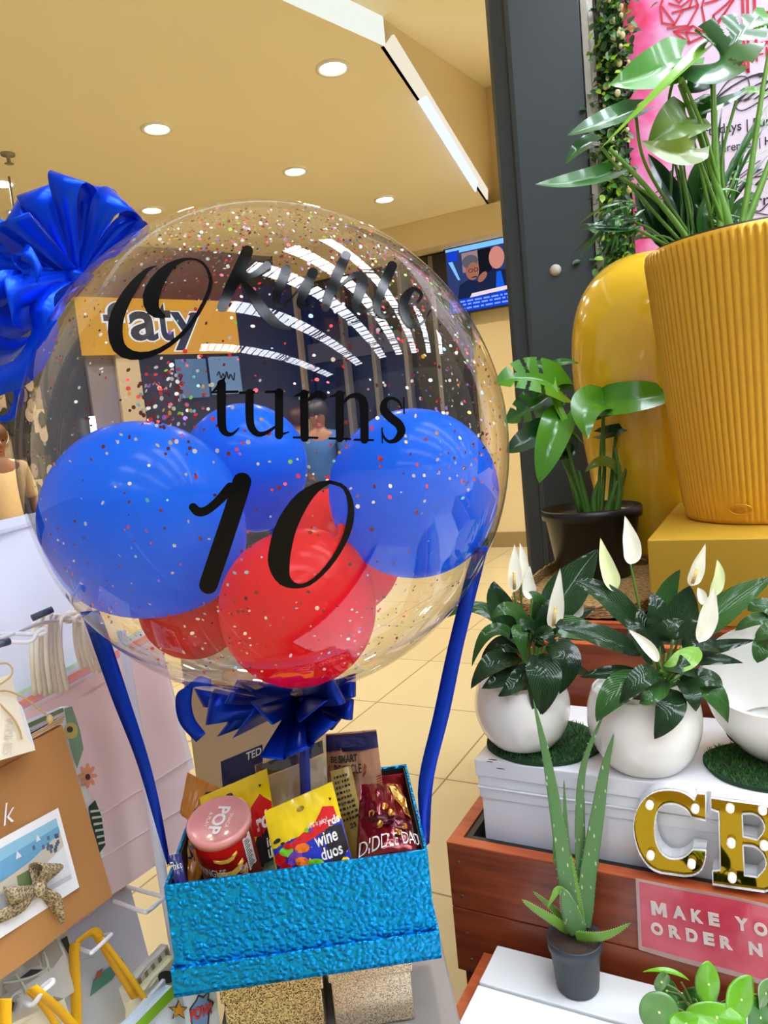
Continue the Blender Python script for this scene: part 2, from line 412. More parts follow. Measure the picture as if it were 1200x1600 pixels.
# ---- shop front on the left
SA, SB = atz(130, 557, 2.33) * 1, atz(372, 553, 2.33) * 1
sc = 1.0
dS = (SB - SA); dS.z = 0; dS.normalize(); nS = V((dS.y, -dS.x, 0)); nS = nS if nS.dot(CAM - SA) > 0 else -nS
def sp(x, y, off=0.): return onp(x, y, SA + nS * off, nS)
def spanel(x0, x1, z0, z1, off, th, mat, name):
    a, c = sp(x0, 600, off), sp(x1, 600, off); mb = MB()
    mb.prism([V((a.x, a.y, z0)), V((c.x, c.y, z0)), V((c.x, c.y, z1)), V((a.x, a.y, z1))], -nS * th); return mb.build(name, mat, bevel=.004)
L0 = SA - dS * 5.2; L1 = SA + dS * ((7.4 - SA.y) / dS.y)
mb = MB(); mb.prism([V((L0.x, L0.y, 0)), V((L1.x, L1.y, 0)), V((L1.x, L1.y, ZC)), V((L0.x, L0.y, ZC))], -nS * .15); struct(mb.build('wall_left', M('shop_interior_dark', (40, 44, 62), .25, var=.25, vscale=1.5)))
struct(spanel(100, 395, 2.86, ZC - .02, .05, .05, M('maroon_fascia', (112, 62, 66), .5), 'trim_5'))
sg = sp(250, 510); sign = thing('shop_sign', (sg.x, sg.y, 2.3), 'yellow shop fascia sign with dark white-edged lettering', 'sign')
a, c = sp(128, 520, .16), sp(372, 520, .16)
mb = MB(); mb.prism([V((a.x, a.y, 2.33)), V((c.x, c.y, 2.33)), V((c.x, c.y, 2.86)), V((a.x, a.y, 2.86))], -nS * .1); mb.build('panel', emit_mat('backlit_yellow', (222, 158, 44), .8), sign)
def sgn(off):
    return lambda s, t: V((a.x + (c.x - a.x) * s, a.y + (c.y - a.y) * s, 2.33 + .53 * t)) + nS * off
mb = MB()
for ch, x0, x1, y0, y1 in (('f', .13, .27, .22, .92), ('a', .28, .45, .22, .76), ('t', .45, .55, .22, .92), ('y', .54, .74, .04, .76)):
    text(mb, ch, sgn(.012), x0 - .012, y0 - .02, x1 + .012, y1 + .02, 0, .05)
    text(mb, ch, sgn(.02), x0, y0, x1, y1, 1, .02)
mb.build('lettering', [emit_mat('letter_edge_white', (235, 235, 235), .9), M('letter_navy', (24, 34, 60), .4)], sign)
struct(spanel(186, 222, 0, 2.33, .12, .12, pil, 'pillar_shop'))
struct(spanel(140, 184, 0, 2.33, .06, .06, M('mauve_grey_cladding', (110, 104, 116), .4), 'wall_cladding'))
for k, (x0, x1, z0, z1, lb, cc) in enumerate(((278, 326, 1.88, 2.28, 'pale blue shop window poster nearer the yellow sign middle', (110, 140, 170)), (330, 378, 1.9, 2.3, 'pale blue shop window poster with dark scribble, further along', (132, 162, 190)))):
    p = spanel(x0, x1, z0, z1, .05, .01, emit_mat('lit_poster_%d' % k, cc, .6), 'window_poster'); tag(p, lb, 'poster')
    if k:
        a2, c2 = sp(x0, 600, .056), sp(x1, 600, .056); q = MB()
        q.tube([V((a2.x + (c2.x - a2.x) * s, a2.y + (c2.y - a2.y) * s, z0 + (z1 - z0) * t)) for s, t in ((.22, .5), (.3, .6), (.34, .42), (.42, .55), (.47, .42), (.54, .6), (.58, .4), (.66, .52), (.74, .36), (.8, .56))], .008, 6, res=40)
        q.build('writing', M('letter_navy', (24, 34, 60), .4), p)
# collage wall at the far left
mb = MB(); a2, c2 = sp(-120, 600, .04), sp(62, 600, .04); mats = [M('collage_%d' % i, cc, .5, var=.5, vscale=9) for i, cc in enumerate(((30, 28, 27), (70, 62, 55), (150, 132, 112), (196, 176, 152), (46, 42, 40)))]
random.seed(3)
nx, nz = 9, 8
for i in range(nx):
    for j in range(nz):
        s0, s1 = i / nx, (i + 1) / nx; z0, z1 = 1.0 + 1.7 * j / nz, 1.0 + 1.7 * (j + 1) / nz
        f3 = lambda s, z: V((a2.x + (c2.x - a2.x) * s, a2.y + (c2.y - a2.y) * s, z))
        o = nS * random.uniform(.0, .02)
        mb.prism([f3(s0, z0) + o, f3(s1, z0) + o, f3(s1, z1) + o, f3(s0, z1) + o], -nS * .03, random.choice((0, 0, 1, 4, 2, 3)))
        k = random.choice((0, 2, 3)); cs, cz = random.uniform(s0, s1), random.uniform(z0, z1)
        mb.poly([f3(cs + .04 * math.cos(t), cz + .07 * math.sin(t)) + nS * .025 for t in [2 * PI * q / 10 for q in range(10)]], k)
tag(mb.build('photo_collage', mats), 'dark wall panel covered in monochrome photo prints behind the shopper', 'wall display')
# light tube inside the shop
tb = sp(142, 640, .15); mb = MB(); mb.box(-.02, .02, -.02, .02, 1.0, 1.75, 0, lambda p: V((tb.x + p.x, tb.y + p.y, p.z))); tag(mb.build('tube_lamp', emit_mat('lamp_white', (255, 255, 255), 2.5)), 'upright white tube light in the far left shop', 'light')

# ---- skylight over the court behind the camera
roofm = M('roof_slate', (52, 54, 66), .6)
mb = MB(); mb.box(Rx, 9, -7, 8, 6.04, 6.15); struct(mb.build('roof', roofm))
glass_em = emit_mat('daylight_glass', (236, 243, 255), SKY_STRENGTH); bar = M('glazing_bar', (40, 42, 50), .5)
for k, y0 in enumerate((-4.2, -1.9, -.05, 1.3, 2.7, 4.3, 6.0)):
    wd = .55
    def yy(x): return y0 + .19 * (x - Rx)
    mb = MB(); mb.prism([V((Rx + .1, yy(Rx + .1), 6.02)), V((7, yy(7), 6.02)), V((7, yy(7) + wd, 6.02)), V((Rx + .1, yy(Rx + .1) + wd, 6.02))], (0, 0, .015))
    wn = struct(mb.build('window_%d' % (k + 2), glass_em))
    mb = MB()
    for i in range(25):
        x = Rx + .15 + i * .29; mb.box(x - .012, x + .012, yy(x), yy(x) + wd, 5.99, 6.018)
    mb.box(Rx, 7, -.03, 0, 5.97, 6.02, 0, lambda p: V((p.x, yy(p.x) + p.y, p.z))); mb.box(Rx, 7, wd, wd + .03, 5.97, 6.02, 0, lambda p: V((p.x, yy(p.x) + p.y, p.z)))
    mb.build('frame', bar, wn)
for k, x in enumerate((1.4, 3.4, 5.4)):
    mb = MB(); mb.tube([(x, -6, 5.6), (x, 7, 5.6)], .03); mb.tube([(x, -6, 5.95), (x, 7, 5.95)], .03)
    for i in range(13): mb.tube([(x, -6 + i, 5.6), (x, -5.5 + i, 5.95), (x, -5 + i, 5.6)], .015, 6)
    struct(mb.build('beam', bar))

# ---- downlights in the lowered ceiling
def downlight(px, py, label, grp='recessed ceiling downlights'):
    c = atz(px, py, ZC); t = thing('ceiling_downlight', c, label, 'light', grp)
    mb = MB(); mb.lathe(c, [(.1, -.001), (.1, -.012), (.078, -.012), (.07, -.002)], 28); mb.build('trim_ring', M('white_ring', (240, 236, 225), .4), t)
    mb = MB(); mb.lathe(c, [(0, -.004), (.072, -.006)], 24); mb.build('lens', emit_mat('downlight_lens', (255, 246, 226), 18), t)
    ld = bpy.data.lights.new('downlight_beam', 'SPOT'); ld.energy = SPOT_POWER; ld.color = (1, .89, .71); ld.spot_size = 2.6; ld.spot_blend = 1.0; ld.shadow_soft_size = .07
    lo = bpy.data.objects.new('downlight_beam', ld); COL.objects.link(lo); lo.parent = t; lo.location = (0, 0, -.03)
downlight(520, 105, 'ceiling downlight nearest the white recess corner, highest in view')
downlight(245, 200, 'ceiling downlight alone above the blue bow, second highest')
downlight(461, 267, 'ceiling downlight just above the top of the clear balloon')
downlight(601, 311, 'ceiling downlight above the right shoulder of the clear balloon')
downlight(702, 342, 'small ceiling downlight near the wall above the television')
downlight(237, 328, 'ceiling downlight right beside the bow, near its rightmost loop')
downlight(30, 331, 'ceiling downlight half covered by the top left bow')
downlight(2, 286, 'ceiling downlight cut by the left edge of the photo')
# sprinkler drop
c = atz(12, 240, ZC); t = thing('sprinkler_head', c, 'small ceiling sprinkler with thin drop above the blue bow', 'sprinkler')
mb = MB(); mb.lathe(c, [(.0, 0), (.045, 0), (.045, -.012), (.012, -.02), (.012, -.06), (.03, -.065), (0, -.07)], 16); mb.build('body', M('grey_metal_small', (150, 140, 120), .4), t)
c = atz(14, 276, ZC); mb = MB(); mb.tube([c, c - V((0, 0, .42))], .008, 8); tag(mb.build('hanging_rod', M('grey_metal_small', (150, 140, 120), .4)), 'thin rod hanging from the ceiling above the bow', 'rod')

# ---- television
tvx0, tvx1, tvz0, tvz1, ty = -2.905, -1.76, 2.47, 3.11, 7.26
tv = thing('television', ((tvx0 + tvx1) / 2, ty, tvz0), 'wall television showing a news broadcast with blue ticker', 'television')
mb = MB(); mb.box(tvx0 - .02, tvx1 + .02, ty, ty + .035, tvz0 - .02, tvz1 + .02); mb.build('casing', M('tv_black', (14, 14, 16), .3), tv, bevel=.006)
mb = MB(); mb.box(-2.5, -2.2, ty + .035, 7.398, 2.6, 2.9); mb.build('bracket', M('tv_black', (14, 14, 16), .3), tv)
def tvp(s, t, o=.002): return V((tvx0 + (tvx1 - tvx0) * s, ty - o, tvz1 + (tvz0 - tvz1) * t))
E_ = lambda n, c: emit_mat('screen_' + n, c, 1.0)
tm = [E_('navy', (44, 58, 104)), E_('sky', (120, 186, 250)), E_('black', (18, 20, 30)), E_('suit', (24, 34, 66)), E_('skin', (150, 98, 78)), E_('hair', (86, 86, 96)), E_('desk', (226, 206, 214)), E_('ticker', (20, 60, 200)), E_('dash', (120, 160, 250)), E_('skin_b', (196, 128, 116)), E_('tie', (20, 90, 220)), E_('wall', (150, 120, 120))]
mb = MB()
def tq(pts, m, o): mb.poly([tvp(s, t, o) for s, t in pts], m)
def rect(a, b_, c_, d_): return [(a, b_), (c_, b_), (c_, d_), (a, d_)]
tq(rect(0, 0, 1, 1), 0, .001); tq(rect(.13, 0, 1, .08), 1, .003); tq(rect(.02, .05, .11, .2), 7, .003); tq(rect(.0, .0, .13, .04), 1, .002)
tq([(.02, .2), (.06, .2), (.12, .5), (.1, .5)], 1, .003); tq(rect(.15, .1, .3, .4), 11, .003); tq(rect(.3, .1, .42, .6), 2, .003)
tq([(.08, .82), (.11, .58), (.2, .52), (.34, .6), (.42, .82)], 3, .004); tq([(.28, .82), (.34, .5), (.44, .42), (.6, .5), (.62, .82)], 3, .004)
tq(ell(.24, .37, .065, .17), 4, .006); tq(ell(.225, .25, .075, .1), 5, .0065); tq(ell(.25, .4, .055, .13), 4, .007)
tq(ell(.225, .39, .022, .03), 2, .008); tq(ell(.275, .39, .022, .03), 2, .008); tq(ell(.225, .39, .016, .022), 4, .0085); tq(ell(.275, .39, .016, .022), 4, .0085); tq(rect(.23, .49, .28, .505), 2, .008)
tq(ell(.33, .52, .035, .08, 16, .4), 4, .0075); tq(ell(.47, .27, .07, .17), 9, .006); tq(ell(.425, .3, .014, .05), 9, .007); tq([(.46, .48), (.5, .48), (.53, .8), (.44, .8)], 10, .006)
tq([(.2, .8), (.22, .74), (1, .68), (1, .74)], 6, .008); tq(rect(0, .8, 1, 1), 7, .009)
random.seed(5)
for r_, tt in enumerate((.83, .88, .94)):
    s = .03
    while s < .95:
        k = random.uniform(.02, .07); tq(rect(s, tt, min(.97, s + k), tt + .025), 8, .011); s += k + .015
mb.build('screen', tm, tv)

# ---- column, trim, slats and banner wall of the kiosk (turned 15 degrees)
th15 = math.radians(15); dW = V((math.cos(th15), math.sin(th15), 0)); nW = V((-math.sin(th15), math.cos(th15), 0))
W0 = aty(905, 0, 2.6); W0.z = 0
def wl(x, y, off=0.): return onp(x, y, W0 + nW * off, nW)       # off > 0 is behind
def wp(s, z, off=0.): return W0 + dW * s + nW * off + V((0, 0, z))
s757 = (wl(757, 0) - W0).dot(dW); s925 = (wl(925, 0) - W0).dot(dW); s972 = (wl(970, 0) - W0).dot(dW)
colm = M('column_charcoal', (58, 66, 70), .38, var=.06, vscale=3)
def plan(pts, z0, z1, mat, name, bevel=0):
    mb = MB(); mb.prism([wp(s, z0, o) for s, o in pts], (0, 0, z1 - z0)); return mb.build(name, mat, bevel=bevel)
c_ = plan([(s757, .3), (s757, .03), (s757 + .012, .01), (s757 + .055, .0), (s757 + .06, -.025), (s757 + .075, -.03), (-.004, -.03), (-.004, .3)], 0, 4.3, colm, 'column', .004); struct(c_)
q = wl(868, 422, -.03); mb = MB(); mb.lathe(q, [(0, .014), (.012, .013), (.018, .006), (.019, 0)], 24, ax=-nW); tag(mb.build('wall_stud', M('pearl_cap', (196, 190, 176), .3)), 'round pale cap fixed on the dark grey column', 'cap')
struct(plan([(0, .2), (0, -.012), (s925 * .55, -.016), (s925 * .6, -.006), (s925, -.006), (s925, .2)], 0, 4.3, M('trim_silver', (206, 204, 192), .35, metal=.3), 'trim_6', .002))
struct(plan([(s925, .2), (s925, .02), (2.2, .02), (2.2, .2)], 0, 4.3, M('wall_dark', (44, 34, 32), .6), 'wall_kiosk'))
mb = MB(); k = s925 + .002
while k < s972 + .03:
    mb.prism([wp(k, 0, .02), wp(k + .0065, 0, .02), wp(k + .0065, 0, .004), wp(k, 0, .004)], (0, 0, 4.3)); k += .0105
struct(mb.build('trim_7', M('slat_brown', (66, 50, 46), .5, var=.1)))
# banner: pale pink cloth with magenta wash, red logo, black writing
m, N, L = nodes_of('banner_print'); b = N['Principled BSDF']
tc = N.new('ShaderNodeTexCoord'); sx = N.new('ShaderNodeSeparateXYZ'); L.new(tc.outputs['Object'], sx.inputs[0])
nz = N.new('ShaderNodeTexNoise'); nz.inputs['Scale'].default_value = 5; nz.inputs['Detail'].default_value = 4; L.new(tc.outputs['Object'], nz.inputs['Vector'])
ma = N.new('ShaderNodeMath'); ma.operation = 'MULTIPLY_ADD'; ma.inputs[1].default_value = .6; L.new(nz.outputs['Fac'], ma.inputs[0]); L.new(sx.outputs[0], ma.inputs[2])
cr = N.new('ShaderNodeValToRGB'); L.new(ma.outputs[0], cr.inputs[0]); el = cr.color_ramp.elements
el[0].position = .25; el[0].color = lin((232, 12, 84)); el[1].position = .31; el[1].color = lin((240, 96, 160))
for p, c3 in ((.38, (236, 160, 208)), (.47, (230, 190, 226)), (.62, (226, 214, 236))):
    e = el.new(p); e.color = lin(c3)
L.new(cr.outputs[0], b.inputs['Base Color']); b.inputs['Roughness'].default_value = .45
zb0, zb1 = 1.1, 3.05
ban = thing('shop_banner', wp(s972, zb0, 0), 'pink and white florist banner with red rose line logo', 'banner')
mb = MB(); mb.prism([V((0, 0, 0)), V((1.4, 0, 0)), V((1.4, 0, zb1 - zb0)), V((0, 0, zb1 - zb0))], (0, .008, 0))
sh = mb.build('cloth', m, org=(0, 0, 0)); sh.parent = ban; sh.location = (0, 0, 0); sh.rotation_euler = (0, 0, th15); WORLD[sh.name] = V(ban.location)
red = M('logo_red', (206, 24, 54), .5); blk = M('print_black', (34, 28, 34), .5)
def bl(x, y, o=-.003): return wl(x, y, o)
def seg(mb, a, c, wpx, m=0):
    a, c = V((*a, 0)), V((*c, 0)); d = (c - a); n = V((-d.y, d.x, 0)).normalized() * wpx * .5; d = d.normalized() * wpx * .4; a = a - d; c = c + d
    mb.poly([bl(p.x, p.y) for p in (a + n, c + n, c - n, a - n)], m)
mb = MB()
cz = lambda x, y: (880 + x / 3.75, y / 3.75)
def pline(pts, wpx=3.2, close=False):
    P = [cz(*p) for p in pts] + ([cz(*pts[0])] if close else [])
    for i in range(len(P) - 1): seg(mb, P[i], P[i + 1], wpx)
pline([(600, -60), (570, 40), (580, 135), (650, 145), (700, 60), (790, 30), (760, -60)], close=True)
pline([(580, 40), (650, 135)]); pline([(610, 165), (730, 150), (790, 40)]); pline([(640, 75), (740, 45), (760, -20)]); pline([(620, 20), (690, 40), (740, 0)]); pline([(640, -20), (680, 15), (715, -30)]); pline([(610, -20), (660, -50), (740, -40)])
pline([(650, 185), (760, 152), (845, 200), (740, 250)], close=True); pline([(650, 185), (845, 200)]); pline([(760, 152), (720, 190), (740, 250)])
pline([(840, -60), (812, 40), (830, 130), (860, 180), (880, 90), (950, 30), (1020, -40)]); pline([(860, 180), (950, 70), (1010, -20)]); pline([(880, 90), (900, 150), (1010, -20)]); pline([(830, 20), (900, 0), (960, -50)])
pline([(1050, -60), (1062, 380), (1085, 420), (1080, -60)], 4.4); pline([(1035, 370), (1085, 420)], 4)
pline([(1118, -60), (1130, 262)], 5); pline([(1130, 262), (1330, 215)], 5); pline([(1125, 90), (1300, 50)], 5)
mb.build('logo', red, ban)
def ptext(mb, txt, x0, y0, x1, y1, m=0, bold=0., shear=0.):
    """text between pixel corners (baseline left, cap right) on the banner"""
    a = bl(x0, y0); up = bl(x0, y0 - 40) - a; up = V((0, 0, up.length * (abs(y1 - y0) / 40.0))); rt = dW * ((bl(x1, y0) - a).dot(dW))
    text(mb, txt, lambda s, t: a + rt * s + up * t, 0, 0, 1, 1, m, bold, shear)
mb = MB()
ptext(mb, 'FLOWERS', 1181, 97, 1330, 76, 1, .0)
ptext(mb, 'Birthdays | Functions', 1085, 221, 1258, 201, 0, .008); ptext(mb, 'Conferences | Homes', 1095, 248, 1245, 231, 0, .008)
ptext(mb, 'Personalized', 1032, 314, 1222, 276, 0, -.008, .35); ptext(mb, 'Cakes', 1128, 165, 1300, 125, 0, -.006, .4)
ptext(mb, 'All our arrangements', 1080, 343, 1330, 321, 0, .008); ptext(mb, 'also custom', 1138, 372, 1262, 350, 0, .008)
for x, y in ((1072, 336), (1085, 374)):
    q = MB(); q.poly([bl(x + 4 * math.cos(t), y + 4 * math.sin(t)) for t in [2 * PI * i / 14 for i in range(14)]], 0); q.build('bullet', red, ban)
mb.build('writing', [blk, red], ban); mb = MB()
for P in ([(1120, 150), (1140, 125), (1165, 120), (1170, 140), (1150, 165), (1163, 172), (1200, 150)], [(1175, 300), (1165, 320), (1185, 330), (1200, 318)], [(1140, 340), (1170, 332), (1200, 336)]):
    P = [tuple(q) for q in crom(P, 26)]
    for i in range(25): seg(mb, P[i], P[i + 1], 1.8, 0)
mb.build('flourish', blk, ban)
# ivy garland hanging down the banner's edge
random.seed(11)
gv = thing('ivy_garland', wl(960, 420, -.04), 'artificial ivy garland with cream buds hanging beside the banner', 'garland')
mb = MB(); ms = MB(); mf = MB()
pts = [wl(x, y, -.04) for x, y in ((962, -30), (958, 60), (960, 150), (956, 240), (966, 330), (958, 430))]
for k in range(3):
    ms.tube([p + V((random.uniform(-.02, .02), random.uniform(-.02, .01), 0)) for p in pts], .003, 6, res=30)
path = crom([tuple(p) for p in pts], 200)
for i in range(1250):
    p = V(path[random.randrange(200)]) + V((random.gauss(0, .03), random.gauss(0, .016) - .01, random.gauss(0, .01)))
    d = V((random.gauss(0, 1), random.gauss(-.3, .6), random.gauss(-.5, .7))).normalized(); ln = random.uniform(.016, .034)
    leaf(mb, p, p + d * ln * .5 + V((0, 0, .002)), p + d * ln, ln * .62, V((random.gauss(0, .4), -1, .8)), .3, 'oval', random.choice((0, 0, 0, 1, 1, 2)), n=5, nv=3)
for i in range(46):
    p = V(path[random.randrange(150)]) + V((random.gauss(.012, .02), -.03, 0)); mb.ball(p, random.uniform(.005, .01), 6, 3, (1, 1, 1.3))
mb.build('foliage', [M('ivy_dark', (30, 74, 30), .4, var=.2), M('ivy_mid', (62, 120, 36), .4, var=.2), M('ivy_lime', (150, 190, 40), .4, var=.2), M('bud_cream', (226, 214, 170), .5)], gv); ms.build('stems', M('ivy_stem', (60, 70, 30), .6), gv)
# ================================================================ GIFT BALLOON AND BOX
EZ = V((0, 0, 1))
BC = D(428, 711, .97); BR = .306; BZ = 1.02
BASE0 = V((-.657, .58, .70)); _a = math.radians(32.25)
E1 = V((math.cos(_a), math.sin(_a), 0)); E2 = V((-math.sin(_a), math.cos(_a), 0)); BW, BD, BH = .317, .238, .14
def bx(u, v, z): return BASE0 + E1 * u + E2 * v + EZ * z
def bpl(x, y, v): return onp(x, y, BASE0 + E2 * v, E2)
def onball(x, y, off=.0008, front=True):
    r = ray(x, y); k = V((1, 1, 1 / BZ)); o = (CAM - BC) * k; d = r * k
    A = d.dot(d); B = o.dot(d); Cc = o.dot(o) - (BR + off) ** 2; h = B * B - A * Cc
    if h < 0: h = 0
    return CAM + r * ((-B - math.sqrt(h)) / A if front else (-B + math.sqrt(h)) / A)

# ---- plinth and glitter boxes that carry the blue box
pl_ = thing('display_plinth', (-.49, .72, 0), 'grey square plinth standing on the tiles under the glitter boxes', 'plinth')
P = [BASE0 + E1 * u + E2 * v for u, v in ((.034, -.01), (.195, -.01), (.195, .27), (.034, .27))]
mb = MB(); mb.prism([V((p.x, p.y, 0)) for p in P], (0, 0, .56)); mb.build('body', M('plinth_grey', (138, 132, 126), .45), pl_, bevel=.003)
P = [BASE0 + E1 * u + E2 * v for u, v in ((.03, -.015), (.338, -.015), (.338, .28), (.03, .28))]
mb = MB(); mb.prism([V((p.x, p.y, .56)) for p in P], (0, 0, .04)); mb.build('top', M('plinth_top_grey', (128, 120, 114), .35), pl_, bevel=.003)
def glitter(name, c1, c2, sc, lo, hi):
    return two_tone(name, c1, c2, sc, .3, .75, lo=lo, hi=hi, kind='voronoi', bump=.9)
def gbox(u0, u1, v0, v1, z0, z1, mat, label):
    t = thing('glitter_box', bx((u0 + u1) / 2, (v0 + v1) / 2, z0 - .7), label, 'gift box')
    f = lambda p: bx(p.x, p.y, p.z - .7)
    mb = MB(); mb.box(u0 + .003, u1 - .003, v0 + .003, v1, z0, z1 - .002, 0, f); mb.build('body', mat, t, bevel=.002)
    mb = MB(); mb.box(u0, u1, v0, v1 + .003, z1 - .03, z1, 0, f); mb.build('lid', mat, t, bevel=.002)
    return t
gbox(.045, .172, .012, .2, .601, .699, glitter('glitter_gold', (70, 56, 34), (228, 208, 158), 900, .15, .7), 'coarse gold glitter box under the blue gift box, left of the pair')
gbox(.178, .285, .02, .2, .601, .699, glitter('glitter_champagne', (120, 96, 70), (240, 226, 196), 1300, .1, .6), 'pale champagne glitter box under the blue gift box, right of the pair')

# ---- blue leather-look gift box
m, N, L = nodes_of('blue_metallic_leather'); b = N['Principled BSDF']
tc = N.new('ShaderNodeTexCoord'); nz = N.new('ShaderNodeTexNoise'); nz.inputs['Scale'].default_value = 60; L.new(tc.outputs['Object'], nz.inputs['Vector'])
mxv = N.new('ShaderNodeMix'); mxv.data_type = 'RGBA'; mxv.blend_type = 'LINEAR_LIGHT'; mxv.inputs[0].default_value = .004; L.new(tc.outputs['Object'], mxv.inputs[6]); L.new(nz.outputs['Color'], mxv.inputs[7])
t = N.new('ShaderNodeTexVoronoi'); t.feature = 'SMOOTH_F1'; t.inputs['Smoothness'].default_value = .12; t.inputs['Scale'].default_value = 150; L.new(mxv.outputs[2], t.inputs['Vector'])
mr = N.new('ShaderNodeMapRange'); mr.inputs[1].default_value = .75; mr.inputs[2].default_value = .15; L.new(t.outputs['Distance'], mr.inputs[0])
bp = N.new('ShaderNodeBump'); bp.inputs['Strength'].default_value = .85; bp.inputs['Distance'].default_value = .0034; L.new(mr.outputs[0], bp.inputs['Height']); L.new(bp.outputs[0], b.inputs['Normal'])
b.inputs['Base Color'].default_value = lin((0, 156, 226)); b.inputs['Metallic'].default_value = .82; b.inputs['Roughness'].default_value = .36
leather = m
inner = M('box_lining_dark', (26, 20, 24), .6)
box = thing('gift_box', bx(BW / 2, BD / 2, 0), 'open metallic blue crackle box full of sweets under the balloon', 'gift box')
f = lambda p: bx(p.x, p.y, p.z)
mb = MB(); th = .004
mb.box(0, BW, 0, th, .008, BH, 0, f); mb.box(0, BW, BD - th, BD, .008, BH, 0, f); mb.box(0, th, th, BD - th, .008, BH, 0, f); mb.box(BW - th, BW, th, BD - th, .008, BH, 0, f)
mb.build('body', leather, box, bevel=.001)
mb = MB(); i_ = th + .0006
mb.box(i_, BW - i_, i_, i_ + .0015, .01, BH - .003, 0, f); mb.box(i_, BW - i_, BD - i_ - .0015, BD - i_, .01, BH - .003, 0, f); mb.box(i_, i_ + .0015, i_, BD - i_, .01, BH - .003, 0, f); mb.box(BW - i_ - .0015, BW - i_, i_, BD - i_, .01, BH - .003, 0, f); mb.box(i_, BW - i_, i_, BD - i_, .008, .012, 0, f)
mb.build('lining', inner, box)
mb = MB(); o = .0045
mb.box(-o, BW + o, -o, BD + o, 0, .006, 0, f); mb.box(-o, BW + o, -o, -.0008, 0, .036, 0, f); mb.box(-o, BW + o, BD + .0008, BD + o, 0, .036, 0, f); mb.box(-o, -.0008, -.0008, BD + .0008, 0, .036, 0, f); mb.box(BW + .0008, BW + o, -.0008, BD + .0008, 0, .036, 0, f)
mb.build('lid', leather, box, bevel=.0008)

# ---- packets in the box
ZB = BASE0.z + .0135
def ext(TL, TR, BR_, BL_):
    """run the packet's sides down to the box floor"""
    k = max((TL.z - ZB) / (TL.z - BL_.z), 1.0); k2 = max((TR.z - ZB) / (TR.z - BR_.z), 1.0)
    return min(k, k2)
def inbox(fn):
    """keep a packet's sides inside the box below its rim"""
    def g(a_, b_, side=1, off=0.):
        p = fn(a_, b_, side, off); r = p - BASE0; u, v = r.dot(E1), r.dot(E2)
        if r.z < BH + .01:
            u = min(max(u, .0068), BW - .0068); v = min(max(v, .0068 - off * .2), BD - .0068)
            p = BASE0 + E1 * u + E2 * v + EZ * r.z
        return p
    return g
def pk(name, label, cat, px, vs, th, mat, wr=.002, seed=0, mback=None, group=None):
    q = [bpl(x, y, v) for (x, y), v in zip(px, vs)]
    tm_ = ext(*q); fn, n = pillow(*q, th, tm_, wr, seed); fn = inbox(fn)
    t = thing(name, fn(.5, tm_, 0), label, cat, group); mb = MB(); packet(mb, fn, tm_, 0, 26, 32)
    mb.build('wrapper', mat, t); return t, fn, tm_
YEL = M('wrap_yellow', (246, 212, 10), .3, spec=.5, coat=.3, var=.03)
PR = lambda n, c: M('print_' + n, c, .35, var=.03)
RED, BLK, WHT, BLU, ORG, GRN, PUR = PR('red', (214, 26, 32)), PR('black', (16, 14, 18)), PR('white', (240, 238, 232)), PR('blue', (34, 52, 190)), PR('orange', (240, 120, 24)), PR('green', (120, 205, 40)), PR('purple', (112, 60, 170))
PM = [RED, BLK, WHT, BLU, ORG, GRN, PUR, PR('dkyellow', (150, 120, 20)), PR('cream', (246, 216, 120)), PR('navy', (30, 26, 84)), PR('pink', (232, 110, 120))]
def R4(a, b_, c, d): return [(a, b_), (c, b_), (c, d), (a, d)]
# front yellow bag
t, fn, tm_ = pk('sweet_bag', 'yellow bag of wine gum duos at the front, coloured gums printed on it', 'sweets', ((413, 1268), (519, 1221), (548, 1335), (432, 1362)), (.045, .05, .03, .03), .03, YEL, .0025, 1)
mb = MB()
patch(mb, fn, [(.02, .62), (.3, .52), (.62, .5), (1.0, .5), (1.0, 1.2), (0.02, 1.2)], 3, .0006)
patch(mb, fn, [(.66, .62), (.8, .52), (.98, .56), (1, .9), (.86, 1.02), (.68, .98)], 1, .001)
patch(mb, fn, [(.2, .62), (.42, .5), (.66, .4), (.8, .24), (.94, .3), (.95, .46), (.8, .54), (.5, .62), (.3, .68)], 0, .0012)
for k, (x, y, rx, ry, c, r) in enumerate(((.1, .78, .08, .12, 0, .4), (.2, .68, .1, .07, 5, 0), (.16, .96, .1, .11, 0, .3), (.3, .8, .09, .12, 6, .6), (.42, .68, .1, .07, 4, .2), (.4, .9, .13, .08, 4, .8), (.28, 1.02, .13, .06, 4, 0), (.55, .94, .11, .07, 5, .3), (.5, 1.06, .14, .06, 5, 0), (.68, 1.06, .11, .06, 6, 0), (.24, .6, .07, .05, 0, 0))):
    patch(mb, fn, ell(x, y, rx, ry, 14, r), c, .0016 + k * .0001, 3)
patch(mb, fn, ell(.1, .5, .06, .03, 14, -.4), 1, .001, 3); patch(mb, fn, ell(.17, .55, .03, .02, 12, -.4), 1, .001, 3); patch(mb, fn, ell(.92, .6, .05, .03, 12, .7), 1, .0012, 3); patch(mb, fn, ell(.95, .68, .025, .03, 12, .7), 1, .0012, 3)
patch(mb, fn, ell(.5, .16, .055, .035, 16, -.1), 7, .0008, 4); patch(mb, fn, ell(.53, .46, .04, .03, 12), 5, .002, 3); patch(mb, fn, ell(.58, .47, .03, .035, 12), 6, .0021, 3)
patch(mb, fn, [(.9, .17), (.94, .19), (.91, .22)], 1, .0008, 2)
mb.build('print', PM, t)
mb = MB(); T = lambda s, tt: fn(s, tt, 1, .0024)
text(mb, 'wine', T, .6, .73, .9, .56, 0, .02); text(mb, 'duos', T, .64, .93, .92, .76, 0, .02); text(mb, '10% is juicy!', T, .56, .47, .82, .38, 0); text(mb, 'rds', T, .82, .52, .98, .4, 0, .03)
